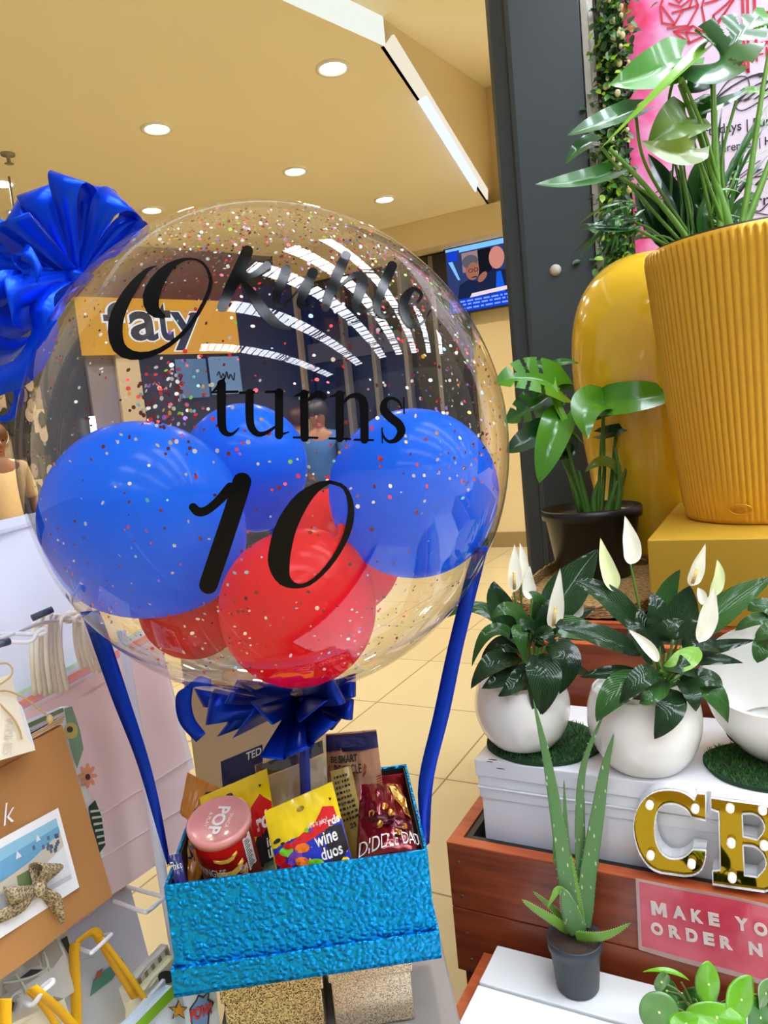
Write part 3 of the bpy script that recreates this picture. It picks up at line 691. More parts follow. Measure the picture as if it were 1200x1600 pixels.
mb.build('lettering', WHT, t)
# rear yellow bag
t, fn, tm_ = pk('sweet_bag', 'yellow sweet bag standing behind the red crisp tube', 'sweets', ((312, 1246), (417, 1201), (432, 1300), (330, 1345)), (.118, .118, .11, .11), .028, YEL, .0025, 5)
mb = MB()
patch(mb, fn, [(.72, .42), (.86, .3), (1, .5), (.98, .85), (.8, .92), (.6, .8)], 0, .001); patch(mb, fn, ell(.9, 1.12, .22, .34, 18), 1, .001, 5); patch(mb, fn, ell(.42, .16, .07, .06, 14, -.5), 1, .0008, 3); patch(mb, fn, ell(.42, .17, .04, .035, 14, -.5), 8, .0012, 3); patch(mb, fn, [(.86, .16), (.9, .18), (.87, .21)], 1, .0008, 2)
mb.build('print', PM, t); mb = MB(); T = lambda s, tt: fn(s, tt, 1, .0022)
text(mb, 'rds', T, .76, .82, 1.0, .56, 0, .04); text(mb, 'ine', T, .86, 1.12, 1.03, .98, 0, .02); text(mb, 'uos', T, .86, 1.3, 1.04, 1.15, 0, .02); mb.build('lettering', WHT, t)
# orange snack packet leaning in the back left corner
t, fn, tm_ = pk('snack_packet', 'orange crinkled snack packet with purple lettering in the left corner', 'snack', ((293, 1207), (346, 1232), (318, 1352), (268, 1338)), (.17, .16, .1, .13), .034, M('wrap_orange', (206, 132, 42), .3, coat=.3, var=.12, vscale=20), .006, 9)
mb = MB(); patch(mb, fn, [(.62, .12), (.96, .04), (1.0, .3), (.72, .36)], 9, .001); patch(mb, fn, ell(.45, .9, .16, .1, 12), 8, .001)
mb.build('print', PM, t); mb = MB(); T = lambda s, tt: fn(s, tt, 1, .002); text(mb, 'NNIS', lambda s, tt: fn(.5 + .3 * tt, .95 - .62 * s, 1, .002), 0, -.2, 1, .9, 0, .02); mb.build('lettering', PM[9], t)
# brown recycle packet and its purple top
t, fn, tm_ = pk('paper_packet', 'brown paper packet with purple top edge and recycling message, back right', 'snack', ((509, 1147), (588, 1140), (600, 1240), (512, 1250)), (.205, .205, .2, .2), .026, M('kraft_pink_brown', (190, 138, 102), .6, var=.05), .003, 12)
mb = MB(); patch(mb, fn, R4(0, .01, 1, .26), 9, .002, 10); mb.build('print', PM, t)
mb = MB(); T = lambda s, tt: fn(s, tt, 1, .0018)
text(mb, 'BE', T, .08, .41, .2, .32, 0, .02); text(mb, 'SMART', T, .22, .41, .58, .3, 0, .04); text(mb, 'RECYCLE', T, .14, .58, .64, .44, 0, .01); text(mb, 'ME!', T, .32, .68, .52, .59, 1, .01)
patch(mb, fn, [(.02 + .0, .5), (.04, .46), (.06, .46), (.05, .56), (.1, .64), (.08, .65), (.03, .58)], 1, .0012, 2); patch(mb, fn, [(.7, .44), (.74, .5), (.72, .58), (.66, .66), (.65, .64), (.7, .56), (.71, .5)], 1, .0012, 2)
for k in range(9): patch(mb, fn, R4(.9, .68 + k * .04, 1.0, .7 + k * .04), 1, .0012, 2)
mb.build('lettering', [M('print_charcoal', (52, 44, 40), .5), M('print_brick', (170, 60, 40), .5)][::1] + [], t)
# navy packet top at the back left
t, fn, tm_ = pk('paper_packet', 'navy blue packet top standing at the back left of the box', 'snack', ((345, 1190), (410, 1163), (412, 1262), (352, 1278)), (.2, .2, .19, .19), .02, M('wrap_navy', (40, 42, 92), .45, var=.06), .002, 15)
mb = MB(); T = lambda s, tt: fn(s, tt, 1, .0018); text(mb, 'TED', T, .62, .14, .98, .02, 0, .02); mb.build('lettering', WHT, t)
# clear packet of dried fruit with a pale label
clear = film_mat('clear_packet', (.96, .94, .88), .08, .7, .05, 3)
t = thing('clear_packet', bx(.16, .17, .014), 'clear packet with pale paper label and dark dried fruit', 'snack')
q = [bpl(x, y, v) for (x, y), v in zip(((398, 1196), (508, 1152), (518, 1262), (420, 1300)), (.165, .165, .15, .15))]; tm_ = ext(*q); fn, n = pillow(*q, .03, tm_, .004, 21); fn = inbox(fn)
mb = MB(); packet(mb, fn, tm_); mb.build('wrapper', clear, t)
fl, n = pillow(*q, .022, tm_, .003, 21)
mb = MB(); patch(mb, fl, R4(.1, .22, .98, .72), 0, 0., 8); patch(mb, fl, R4(.06, .02, .96, .2), 1, 0, 6); patch(mb, fl, R4(.08, .74, .98, 1.6), 2, 0, 6)
mb.build('label', [M('label_paper', (206, 190, 168), .6, var=.05), M('dark_film', (60, 58, 70), .3), M('tan_film', (170, 146, 84), .4, var=.2)], t)
mb = MB(); T = lambda s, tt: fl(s, tt, 1, .001); text(mb, 'Morocco', T, .1, .7, .38, .63, 0); mb.build('lettering', [BLK, WHT], t)
random.seed(4); mb = MB()
for i in range(16): 
    s, tt = random.uniform(.15, .9), random.uniform(.72, 1.15); mb.ball(fn(s, tt, 0), random.uniform(.006, .011), 7, i % 3, (1.3, .8, .9))
o = mb.build('dried_fruit', [M('fruit_grey', (110, 108, 112), .5), M('fruit_dark', (52, 44, 38), .5), M('fruit_white', (200, 194, 180), .5)], t); o['kind'] = 'stuff'
# small yellowish sachet
t = thing('clear_sachet', bx(.21, .13, .014), 'small yellowish clear sachet marked with rows of small print', 'snack')
q = [bpl(x, y, v) for (x, y), v in zip(((516, 1205), (548, 1196), (568, 1290), (530, 1305)), (.15, .15, .12, .12))]; tm_ = ext(*q); fn, n = pillow(*q, .014, tm_, .003, 31); fn = inbox(fn)
mb = MB(); packet(mb, fn, tm_, 0, 12, 20); mb.build('wrapper', M('sachet_film', (176, 150, 74), .2, coat=.5, var=.12, vscale=40), t)
mb = MB(); T = lambda s, tt: fn(s, tt, 1, .0015)
for k in range(9):
    x_ = .15
    while x_ < .8: w_ = random.uniform(.05, .14); mb.poly([T(x_, .1 + k * .085), T(x_ + w_, .1 + k * .085), T(x_ + w_, .14 + k * .085), T(x_, .14 + k * .085)]); x_ += w_ + .05
text(mb, '25 g', T, .5, .98, .95, .88, 0, .02); mb.build('lettering', BLK, t)
# red foil packet
t, fn, tm_ = pk('foil_packet', 'shiny dark red and gold foil packet at the right of the box', 'snack', ((563, 1226), (626, 1224), (651, 1318), (557, 1338)), (.1, .11, .03, .03), .05, M('wrap_red_foil', (120, 18, 26), .2, metal=.55, coat=.6, var=.35, vscale=25), .009, 42)
gold_foil = M('foil_gold', (226, 160, 60), .2, metal=.7, coat=.4, var=.3, vscale=30)
mb = MB(); patch(mb, fn, [(.62, .02), (.9, .02), (.98, .3), (1.02, .7), (.86, .56), (.72, .3)], 0, .001)
patch(mb, fn, [(.1, .45), (.35, .5), (.6, .62), (.95, .7), (.95, .86), (.6, .8), (.3, .66), (.1, .6)], 2, .001); patch(mb, fn, [(.66, .08), (.82, .06), (.9, .3), (.8, .36)], 1, .0016)
for x, y in ((.2, .5), (.34, .7), (.56, .56), (.78, .78), (.9, .9), (.64, .86), (.46, .44)): patch(mb, fn, ell(x, y, .06, .05, 9, x * 7), 0, .0022, 2)
mb.build('print', [gold_foil, PM[8], M('foil_dark', (70, 10, 20), .25, metal=.5)], t)
mb = MB(); T = lambda s, tt: fn(s, tt, 1, .002); text(mb, 'DIDDLE DADDLE', T, .02, 1.05, 1.35, .86, 0, -.004); mb.build('lettering', WHT, t)
# small red packet against the back right corner
t, fn, tm_ = pk('snack_packet', 'plain red packet tucked flat in the back right corner', 'snack', ((597, 1213), (638, 1207), (644, 1262), (602, 1270)), (.226, .226, .224, .224), .012, M('wrap_red', (150, 22, 30), .45, var=.1), .002, 51)
# small navy chocolate bar in the front left corner
t, fn, tm_ = pk('chocolate_bar', 'small navy wrapped chocolate bar in the front left corner', 'sweets', ((262, 1337), (283, 1333), (291, 1372), (270, 1378)), (.03, .03, .02, .02), .014, M('wrap_navy_gloss', (34, 34, 110), .25, coat=.5, var=.1), .003, 60)
mb = MB(); text(mb, 'Flake', lambda s, tt: fn(s, tt, 1, .0014), .15, .55, .95, .25, 0); mb.build('lettering', WHT, t)
# green-lidded tub low between the bags
c = bx(.132, .085, .0135); t = thing('clear_tub', c, 'low clear green tub between the crisp tube and the yellow bag', 'tub')
mb = MB(); mb.lathe(c, [(0, 0), (.024, 0), (.027, .075), (.027, .082), (.0, .084)], 28); mb.build('body', M('tub_green', (120, 150, 120), .2, coat=.4), t)
# crisp tube
ctop = bpl(341, 1279, .052); ax = (EZ + (CAM - ctop).normalized() * .42 - RT * .14).normalized(); r_ = .0385; hl = .105
low = ctop - ax * hl; shift = max(0, ZB - (low.z - r_ * .45)); hl2 = hl - shift / max(.1, ax.z); base = ctop - ax * hl2
t = thing('crisp_tube', base, 'small red crisp tube with a clear pinkish lid, front left', 'snack')
mb = MB(); mb.lathe(base, [(0, 0), (r_ - .002, .0), (r_ - .002, hl2 - .012)], 48, ax=ax); mb.build('tube', M('tube_red', (216, 28, 26), .3, coat=.3, var=.03), t)
mb = MB(); mb.lathe(base, [(r_ - .0015, hl2 - .013), (r_ + .0015, hl2 - .012), (r_ + .002, hl2 - .002), (r_ - .001, hl2), (r_ - .004, hl2 - .003), (0, hl2 - .003)], 56, ax=ax); mb.build('lid', M('lid_pink_clear', (226, 150, 146), .2, coat=.6, var=.03), t)
ex = (RT - ax * RT.dot(ax)).normalized(); ey = ax.cross(ex); ey = ey if ey.dot(CAM - base) < 0 else -ey
def tubef(s, tt, o=.0008):    # s in radians from the side facing the camera (right +), tt height
    q = ex * math.sin(s) - ey * math.cos(s); return base + q * (r_ - .002 + o) + ax * tt
def tpatch(mb, pts, m, o): 
    cx = sum(p[0] for p in pts) / len(pts); cy = sum(p[1] for p in pts) / len(pts); n = len(pts); vs = [tubef(cx, cy, o)]; fs = []
    for k in (1, 2, 3): vs += [tubef(cx + (a_ - cx) * k / 3, cy + (b_ - cy) * k / 3, o) for a_, b_ in pts]
    fs = [(0, 1 + i, 1 + (i + 1) % n) for i in range(n)] + [(1 + r * n + i, 1 + r * n + n + i, 1 + r * n + n + (i + 1) % n, 1 + r * n + (i + 1) % n) for r in range(2) for i in range(n)]
    mb.add(vs, fs, m, True)
hh = hl2
mb = MB()
tpatch(mb, R4(.98, hh - .07, 1.4, hh - .018), 0, .0006)
for k in range(14): tpatch(mb, R4(1.02, hh - .022 - k * .0034, 1.02 + .3 * (.6 + .4 * ((k * 7) % 5) / 5), hh - .0235 - k * .0034), 2, .001)
def chip(cx, cy, sx_, sy_, rot):
    pts = [(-1, .35), (-.5, .1), (0, 0), (.5, .12), (1, .5), (.95, .1), (.5, -.45), (0, -.6), (-.55, -.45), (-1, -.1)]; c_, s_ = math.cos(rot), math.sin(rot)
    return [(cx + (x * c_ - y * s_) * sx_, cy + (x * s_ + y * c_) * sy_) for x, y in pts]
tpatch(mb, chip(.3, hh - .032, .42, .011, .12), 1, .0008); tpatch(mb, chip(.38, hh - .052, .5, .016, .2), 1, .001); tpatch(mb, chip(.62, hh - .066, .4, .016, .4), 3, .0012)
mb.build('print', [WHT, M('chip_yellow', (246, 196, 84), .4, var=.1), BLK, M('chip_gold', (230, 160, 60), .4, var=.1)], t)
mb = MB(); text(mb, 'PRINGLES', lambda s, tt: tubef(s, tt, .0012), -.85, hh - .058, .2, hh - .046, 0, .01); text(mb, 'ORIGINAL', lambda s, tt: tubef(s, tt, .0014), .62, hh - .062, .92, hh - .052, 0)
mb.build('lettering', WHT, t); mb = MB()
def lidf(s, tt): return base + ax * (hh - .0022) + ((ey * -.985 - ex * .17) * s + (ex * .985 - ey * .17) * tt) * r_
text(mb, 'POP', lidf, -.58, -.22, .58, .22, 0, .03); text(mb, 'SNACK', lidf, -.3, .3, .3, .42, 0); text(mb, '& PLAY', lidf, -.3, -.42, .3, -.3, 0)
mb.build('lid_lettering', WHT, t)

# ---- the clear confetti balloon
bub = thing('confetti_balloon', BC - EZ * (BR * BZ), 'big clear round balloon with confetti and black lettering', 'balloon')
def sph(u, v):
    a_, b_ = 2 * PI * u, PI * v
    return BC + V((BR * math.sin(b_) * math.cos(a_), BR * math.sin(b_) * math.sin(a_), BR * BZ * math.cos(b_)))
mb = MB(); mb.grid(sph, 120, 61, cu=True); mb.build('bubble', film_mat('bubble_film', (.965, .97, .975), .038, .8, .012, 3.6), bub)
mb = MB(); tail = BC - EZ * BR * BZ
mb.tube([tail + EZ * .012, tail - EZ * .004, tail - EZ * .02, tail - EZ * .05], [.03, .012, .008, .014], 16); mb.build('neck', film_mat('neck_film', (.9, .92, .95), .12, .7, .05, 3), bub)
pp = bpl(460, 1205, .115); pole0 = V((pp.x, pp.y, BASE0.z + .014))
# lettering: hand-drawn strokes laid on the film
ink = M('vinyl_black', (5, 5, 8), .14, spec=.14, var=.0)
def stroke(mb, pts, widths, n=40, round_ends=True, m=0, off=.001):
    q = crom([(x, y, w_) for (x, y), w_ in zip(pts, widths)], n); A, B, Cc = [], [], []
    for i in range(n):
        a_, c_ = q[max(0, i - 1)], q[min(n - 1, i + 1)]; dx, dy = c_[0] - a_[0], c_[1] - a_[1]; l = math.hypot(dx, dy) or 1; hw = max(.3, q[i][2] * .5)
        nx_, ny_ = -dy / l, dx / l
        A.append((q[i][0] + nx_ * hw, q[i][1] + ny_ * hw)); B.append((q[i][0] - nx_ * hw, q[i][1] - ny_ * hw)); Cc.append((q[i][0], q[i][1]))
    L3 = [[onball(*p, off) for p in k] for k in (A, Cc, B)]
    mb.add(L3[0] + L3[1] + L3[2], [(r * n + i, r * n + i + 1, (r + 1) * n + i + 1, (r + 1) * n + i) for r in (0, 1) for i in range(n - 1)], m, True)
    if round_ends:
        for k in (0, -1):
            r = max(.3, q[k][2] * .5); P_ = [onball(q[k][0] + r * math.cos(a), q[k][1] + r * math.sin(a), off + .0002) for a in [2 * PI * i / 16 for i in range(16)]]
            mb.poly(P_, m)
def C1(x, y): return (130 + x / 3.43, 350 + y / 3.43)
def C2(x, y): return (340 + x / 3.43, 350 + y / 3.43)
def C3(x, y): return (280 + x / 4, 730 + y / 4)
def letter(name, strokes):
    mb = MB()
    for cf, pts, ws, sc in strokes: stroke(mb, [cf(*p) for p in pts], [w_ / sc for w_ in ws])
    return mb.build(name, ink, bub)
ID = lambda x, y: (x, y)
letter('letter', [(C1, [(392, 226), (345, 245), (285, 310), (225, 400), (180, 500), (172, 590), (195, 665), (260, 703), (350, 700), (450, 655), (550, 570), (630, 455), (680, 340), (678, 270), (640, 208), (580, 186), (510, 200), (440, 250), (385, 330), (362, 400), (378, 465), (425, 492)],
                  [6, 22, 48, 66, 78, 80, 72, 52, 34, 26, 22, 22, 22, 18, 14, 12, 26, 58, 84, 90, 70, 30], 3.43)])
letter('letter', [(C1, [(880, 145), (850, 215), (795, 330), (745, 445)], [62, 66, 62, 56], 3.43), (C1, [(830, 320), (880, 285), (930, 262), (985, 222)], [18, 26, 34, 46], 3.43), (C1, [(850, 300), (895, 360), (960, 455), (1030, 530), (1105, 562)], [18, 44, 58, 50, 12], 3.43)])
letter('letter', [(C2, [(368, 245), (340, 320), (315, 385), (322, 432), (365, 425), (430, 355), (480, 285)], [56, 52, 46, 34, 14, 12, 14], 3.43), (C2, [(510, 260), (470, 350), (442, 425), (468, 452), (520, 420)], [56, 52, 40, 14, 8], 3.43)])
letter('letter', [(C2, [(688, 168), (640, 275), (600, 370), (578, 450)], [54, 58, 56, 44], 3.43), (C2, [(610, 395), (680, 310), (745, 272), (778, 305), (752, 395), (742, 445), (785, 470), (840, 438)], [10, 14, 36, 58, 54, 40, 18, 8], 3.43)])
letter('letter', [(C2, [(935, 225), (890, 330), (855, 425), (870, 485), (915, 496), (945, 460)], [54, 52, 42, 22, 12, 8], 3.43)])
letter('letter', [(C2, [(1012, 450), (1070, 420), (1092, 375), (1050, 348), (1005, 400), (1002, 475), (1042, 542), (1100, 528), (1142, 462)], [12, 14, 20, 26, 52, 50, 32, 14, 8], 3.43)])
letter('letter', [(ID, [(346, 600), (346, 640), (347, 666), (353, 677), (363, 678), (373, 669)], [14, 14, 13, 9, 5, 2], 1), (ID, [(331, 613), (350, 612.5), (371, 612)], [3.5, 4, 4], 1), (ID, [(333, 611), (344, 602), (350, 592)], [2, 9, 4], 1)])
letter('letter', [(ID, [(375, 613.5), (397, 612.5)], [4, 4], 1), (ID, [(390, 614), (390, 650), (393, 668), (403, 678), (416, 676), (430, 667)], [13, 13, 12, 9, 6, 4], 1), (ID, [(416, 612.5), (441, 611.5)], [4, 4], 1), (ID, [(436, 613), (436, 645), (436, 680)], [13, 13, 13], 1), (ID, [(436, 680), (451, 675)], [5, 2], 1)])
letter('letter', [(ID, [(460, 619), (470, 616), (481, 613)], [2, 5, 5], 1), (ID, [(475, 615), (475.5, 650), (476, 684)], [13, 13, 13], 1), (ID, [(459, 683.5), (496, 684)], [3.5, 3.5], 1), (ID, [(481, 626), (490, 618), (500, 616), (507, 620)], [4, 8, 11, 9], 1)])
letter('letter', [(ID, [(515, 620), (525, 617), (537, 614)], [2, 5, 5], 1), (ID, [(531, 616), (531, 650), (531, 685)], [12.5, 12.5, 12.5], 1), (ID, [(515, 685), (547, 686)], [3.5, 3.5], 1), (ID, [(537, 629), (546, 620), (557, 618), (566, 624), (569, 636)], [4, 6, 9, 12, 13], 1), (ID, [(569, 632), (569.5, 655), (569.5, 687)], [13, 13, 13], 1), (ID, [(554, 687), (583, 687.5)], [3.5, 3.5], 1)])
letter('letter', [(ID, [(628, 638), (623, 627), (611, 622), (601, 628), (600, 641), (611, 653), (623, 663), (627, 675), (619, 687), (608, 690), (600, 683), (597, 674)], [2, 4, 5, 9, 13, 14, 14, 13, 9, 5, 4, 2], 1), (ID, [(631, 621), (631.5, 646)], [2, 2.5], 1), (ID, [(597, 669), (597.5, 692)], [2.5, 2], 1)])
letter('numeral', [(C3, [(86, 250), (120, 278), (170, 270), (240, 215), (320, 130)], [52, 58, 54, 56, 70], 4), (C3, [(392, 92), (345, 250), (262, 500), (182, 735)], [118, 116, 118, 116], 4)])
letter('numeral', [(C3, [(940, 92), (860, 125), (760, 215), (670, 370), (630, 520), (625, 610), (655, 700), (730, 742), (820, 722), (930, 620), (1020, 480), (1066, 350), (1072, 230), (1030, 125), (940, 92)], [24, 56, 104, 132, 140, 134, 88, 34, 28, 32, 38, 44, 38, 26, 24], 4)])
# confetti dots
random.seed(2024); mb = MB()
def dot(P_, nn, r, m):
    a_ = nn.orthogonal().normalized(); a_ = (Matrix.Rotation(random.random() * 6, 3, nn) @ a_); b_ = nn.cross(a_); n2 = (nn + a_ * random.gauss(0, .35) + b_ * random.gauss(0, .35)).normalized()
    a_ = (a_ - n2 * a_.dot(n2)).normalized(); b_ = n2.cross(a_)
    mb.add([P_ + (a_ * math.cos(k * PI / 3) + b_ * math.sin(k * PI / 3)) * r for k in range(6)], [(0, 1, 2, 3, 4, 5)], m, False)
def putdot(px, py, front, r=None):
    P_ = onball(px, py, -.0022, front); k = (P_ - BC); nn = V((k.x, k.y, k.z / BZ / BZ)).normalized()
    z = random.random(); m_ = 0 if z < .36 else 1 if z < .52 else 2 if z < .72 else 3 if z < .84 else 4 if z < .89 else 5 if z < .94 else 6 if z < .97 else 7
    dot(P_, nn, r or random.choice((.0012, .0016, .0019, .0023)), m_)
bx0, by0 = pr(BC); RP = 374
def inside(x, y): return (x - 411) ** 2 + ((y - 695) / 1.02) ** 2 < RP * RP
n_ = 0
while n_ < 1250:                       # dense cap at the top, both sides of the film
    x, y = random.uniform(120, 780), 322 + abs(random.gauss(0, 62))
    if inside(x, y): putdot(x, y, random.random() < .5, random.choice((.0011, .0014, .0017, .002))); n_ += 1
n_ = 0
while n_ < 480:                       # right shoulder
    x, y = 411 + 340 * math.cos(random.uniform(-1.15, .2)) + random.gauss(0, 26), 0
    a_ = random.uniform(-1.15, .2); rr = RP - abs(random.gauss(0, 60)); x, y = 411 + rr * math.cos(a_), 695 + rr * math.sin(a_)
    if inside(x, y): putdot(x, y, random.random() < .6); n_ += 1
for k in range(150):
    x, y = random.gauss(262, 32), random.gauss(625, 34); putdot(x, y, True, random.choice((.0017, .0021, .0024)))
n_ = 0
while n_ < 620:                       # scattered over the rest
    x, y = random.uniform(50, 780), random.uniform(400, 1060)
    if inside(x, y): putdot(x, y, random.random() < .72); n_ += 1
n_ = 0
while n_ < 260:                       # settled along the bottom
    x, y = random.uniform(140, 720), 1050 - abs(random.gauss(0, 60))
    if inside(x, y): putdot(x, y, random.random() < .5, random.choice((.0012, .0016))); n_ += 1
n_ = 0
while n_ < 150:
    a_ = random.uniform(2.3, 4.2); rr = RP - abs(random.gauss(0, 40)); x, y = 411 + rr * math.cos(a_), 695 + rr * math.sin(a_)
    putdot(x, y, random.random() < .6, .0014); n_ += 1
cm = lambda n, c, me=.6: M('confetti_' + n, c, .2, metal=me, var=.1)
cf_ = mb.build('confetti', [cm('wine', (120, 30, 48)), cm('red', (225, 40, 52), .3), cm('silver', (226, 226, 226)), cm('white', (236, 228, 216), .1), cm('violet', (160, 110, 225), .4), cm('aqua', (120, 210, 226), .4), cm('lime', (150, 220, 60), .3), cm('gold', (240, 180, 60), .4)], bub); cf_['kind'] = 'stuff'

# ---- balloons inside
INNER = []
def inner_balloon(px, py, d, r, tail_dir, mat, label, st=1.1):
    c = D(px, py, d); prev = list(INNER); INNER.append((c, r)); t = thing('balloon', c, label, 'balloon', None); td = V(tail_dir).normalized(); e = td.orthogonal().normalized(); g2 = td.cross(e)
    def fn(u, v):
        a_, b_ = 2 * PI * u, PI * v; h = math.cos(b_); rr = math.sin(b_)
        if h < 0: rr *= 1 - .16 * h * h; h *= st
        p = c + (e * math.cos(a_) + g2 * math.sin(a_)) * rr * r - td * h * r
        for c_, r_k in prev:                # latex gives way where balloons press together
            e_ = p - c_
            if 1e-6 < e_.length < r_k + .001: p = c_ + e_ * ((r_k + .001) / e_.length)
        k = (p - BC); k = V((k.x, k.y, k.z / BZ)); l = k.length; lim = BR * .985
        if l > lim: k *= lim / l; p = BC + V((k.x, k.y, k.z * BZ))
        return p
    mb = MB(); mb.grid(fn, 48, 33, cu=True); mb.build('skin', mat, t)
    kn = c + td * r * st; kq = kn - BC
    if kq.length > BR * .9: return t
    mb = MB(); mb.lathe(kn - td * .004, [(.004, 0), (.006, .004), (.004, .008), (.009, .02), (.008, .02), (0, .012)], 14, ax=td); mb.build('knot', mat, t)
    return t
blue = latex_mat('latex_blue', (0, 122, 236), (0, 140, 255)); redl = latex_mat('latex_red', (250, 14, 44), (255, 40, 62))
inner_balloon(225, 812, .915, .122, RT * .75 - UP * .55 + FW * .1, blue, 'blue balloon at the left inside the clear balloon, nearest the bags')
inner_balloon(646, 771, .9, .1035, -RT * .75 + UP * .25 + FW * .8, blue, 'blue balloon at the right inside the clear balloon')
inner_balloon(466, 950, .875, .093, -FW * .2 + RT * .3 + UP * .5, redl, 'red balloon lowest at the front inside the clear balloon')
inner_balloon(384, 728, 1.09, .092, RT * .35 - UP * .9 + FW * .1, blue, 'blue balloon at the back inside, behind the lettering')
inner_balloon(303, 945, .985, .072, UP, redl, 'red balloon low at the left inside, under the blue one')
inner_balloon(530, 868, 1.03, .087, -RT * .1 + UP, redl, 'red balloon at the back inside, under the right blue one')

# ---- pole and bows
mb = MB(); tp_ = tail - EZ * .03
mb.tube([tp_, (tp_ + pole0) * .5, pole0], .0075, 14); tag(mb.build('balloon_stick', M('stick_navy', (20, 36, 140), .3, coat=.3)), 'navy ribbon-wrapped stick rising from the sweets to the balloon', 'stick')
satin = M('ribbon_royal', (0, 70, 232), .3, var=.02, coat=.06, metal=.55, spec=.2); satin_d = M('ribbon_navy', (4, 50, 172), .34, var=.02, coat=.05, metal=.5, spec=.2)
def loop(mb, c, e0, e1, open_, w0=.35, n=26, m=0, twist=0.):
    """ribbon loop from the knot c out to the far edge e0-e1 and back; open_ = how far the two sides part"""
    e0, e1, open_ = V(e0), V(e1), V(open_); tip = (e0 + e1) * .5; wv = (e1 - e0); A, B = [], []
    for i in range(n):
        t = i / (n - 1); s = math.sin(PI * t); ss = s ** .9
        p = c + (tip - c) * ss + open_ * (math.sin(2 * PI * t) * .5 + .0) * (.3 + .7 * s)
        w_ = wv * (w0 + (1 - w0) * s ** 1.5) * .5
        A.append(p - w_); B.append(p + w_)
    k = len(A); mid = [(a_ + b_) * .5 for a_, b_ in zip(A, B)]
    mb.add(A + mid + B, [(r * k + i, r * k + i + 1, (r + 1) * k + i + 1, (r + 1) * k + i) for r in (0, 1) for i in range(k - 1)], m, True)
def tailr(mb, pts, widths, wdirs, m=0, n=24):
    q = crom([(*p, w_, *V(k).normalized()) for p, w_, k in zip(pts, widths, wdirs)], n); A, B = [], []
    for a_ in q:
        p = V(a_[:3]); k = V(a_[4:7]).normalized() * a_[3] * .5; A.append(p - k); B.append(p + k)
    mb.strip(A, B, m)
bc = D(118, 432, .965); bt = thing('ribbon_bow', bc, 'big glossy royal blue pull bow at the top left of the balloon', 'bow')
dd = .94
def lp(a_, c_, open_px, d0=dd, d1=dd, w0=.3, cen=None, fwd=0.):
    mb = MB(); cc = cen or bc; o = ((RT * open_px[0] - UP * open_px[1]) / F + FW * fwd) * d0; loop(mb, cc, D(*a_, d0), D(*c_, d1), o, w0); return mb
loops = [((32, 308), (90, 288), (-4, -10), .97, .965, .28, .07), ((90, 273), (148, 293), (8, 8), .92, .92, .26, .08), ((146, 292), (180, 298), (4, 0), .98, .98, .3, .06), ((177, 297), (217, 336), (12, 2), .93, .93, .26, .08), ((204, 342), (231, 350), (4, 10), .97, .97, .4, .05),
         ((14, 356), (34, 320), (-4, 12), 1.0, 1.0, .3, .07), ((-4, 374), (62, 350), (12, 30), .9, .89, .42, .09), ((-46, 400), (-8, 345), (0, 22), .96, .95, .3, .07), ((-60, 474), (-34, 408), (6, 18), .93, .92, .3, .07), ((-6, 520), (2, 448), (8, 24), .89, .88, .4, .08), ((-30, 575), (16, 520), (12, 18), .95, .94, .35, .07), ((26, 512), (12, 452), (6, 16), .88, .87, .5, .06)]
for a_, c_, op, d0, d1, w0, fw_ in loops: lp(a_, c_, op, d0, d1, w0, None, fw_).build('loop', satin, bt, solid=.0006)
mb = MB(); mb.ball(bc, .016, 10, 0, (1, 1, .8)); mb.build('knot', satin, bt)
mb = MB(); q = [D(100, 440, .93), D(66, 470, .9), D(70, 520, .9), D(40, 575, .9), D(-10, 600, .92)]; tailr(mb, q, [.02, .03, .032, .034, .034], [RT, RT + UP * .3, RT * .9 - UP * .2, RT * .6 - UP * .8, -UP * 1 + RT * .2]); mb.build('tail', satin, bt, solid=.0006)
mb = MB(); q = [D(24, 595, .95), D(30, 615, .95), D(26, 635, .96), D(12, 652, .97), D(-4, 656, .97)]; tailr(mb, q, [.016, .014, .014, .012, .004], [RT, RT, RT - UP * .4, -UP, -UP]); mb.build('tail', satin, bt, solid=.0006)
mb = MB(); q = [D(62, 432, .885), D(52, 405, .88), D(38, 392, .88), D(26, 400, .885), D(30, 418, .89), D(52, 422, .885)]; tailr(mb, q, [.02, .022, .022, .02, .02, .018], [UP + RT * .4, UP, UP + FW * .6, FW + UP * .2, FW, UP]); mb.build('tail', satin, bt, solid=.0006)

b2 = tail - EZ * .022; bt = thing('ribbon_bow', b2, 'navy blue pull bow tied under the balloon around the stick', 'bow')
loops = [((330, 1082), (322, 1132), (0, 16), .96, .95, .75, .07), ((352, 1098), (372, 1062), (0, 16), .9, .9, .8, .07), ((366, 1152), (402, 1102), (6, 14), .88, .87, .7, .07), ((412, 1180), (448, 1184), (14, -2), .87, .87, .75, .07), ((452, 1182), (488, 1166), (12, 6), .875, .87, .75, .07), ((494, 1158), (530, 1126), (10, 10), .89, .88, .7, .07), ((553, 1094), (551, 1124), (0, 14), .91, .9, .8, .07), ((556, 1052), (556, 1088), (0, 12), .96, .95, .75, .06), ((516, 1052), (540, 1098), (6, 12), .88, .88, .75, .07), ((340, 1150), (366, 1116), (0, 14), 1.0, .99, .75, .07), ((300, 1068), (318, 1104), (0, 10), .99, .98, .7, .05), ((470, 1128), (512, 1094), (0, 12), .865, .865, .75, .06), ((392, 1096), (426, 1132), (0, 12), .86, .86, .75, .06), ((520, 1140), (546, 1108), (0, 12), .99, .98, .75, .06)]
for a_, c_, op, d0, d1, w0, fw_ in loops: lp(a_, c_, op, d0, d1, w0, b2, fw_).build('loop', satin_d, bt, solid=.0006)
mb = MB(); mb.ball(b2, .016, 10, 0, (1, 1, .9)); mb.build('knot', satin_d, bt)
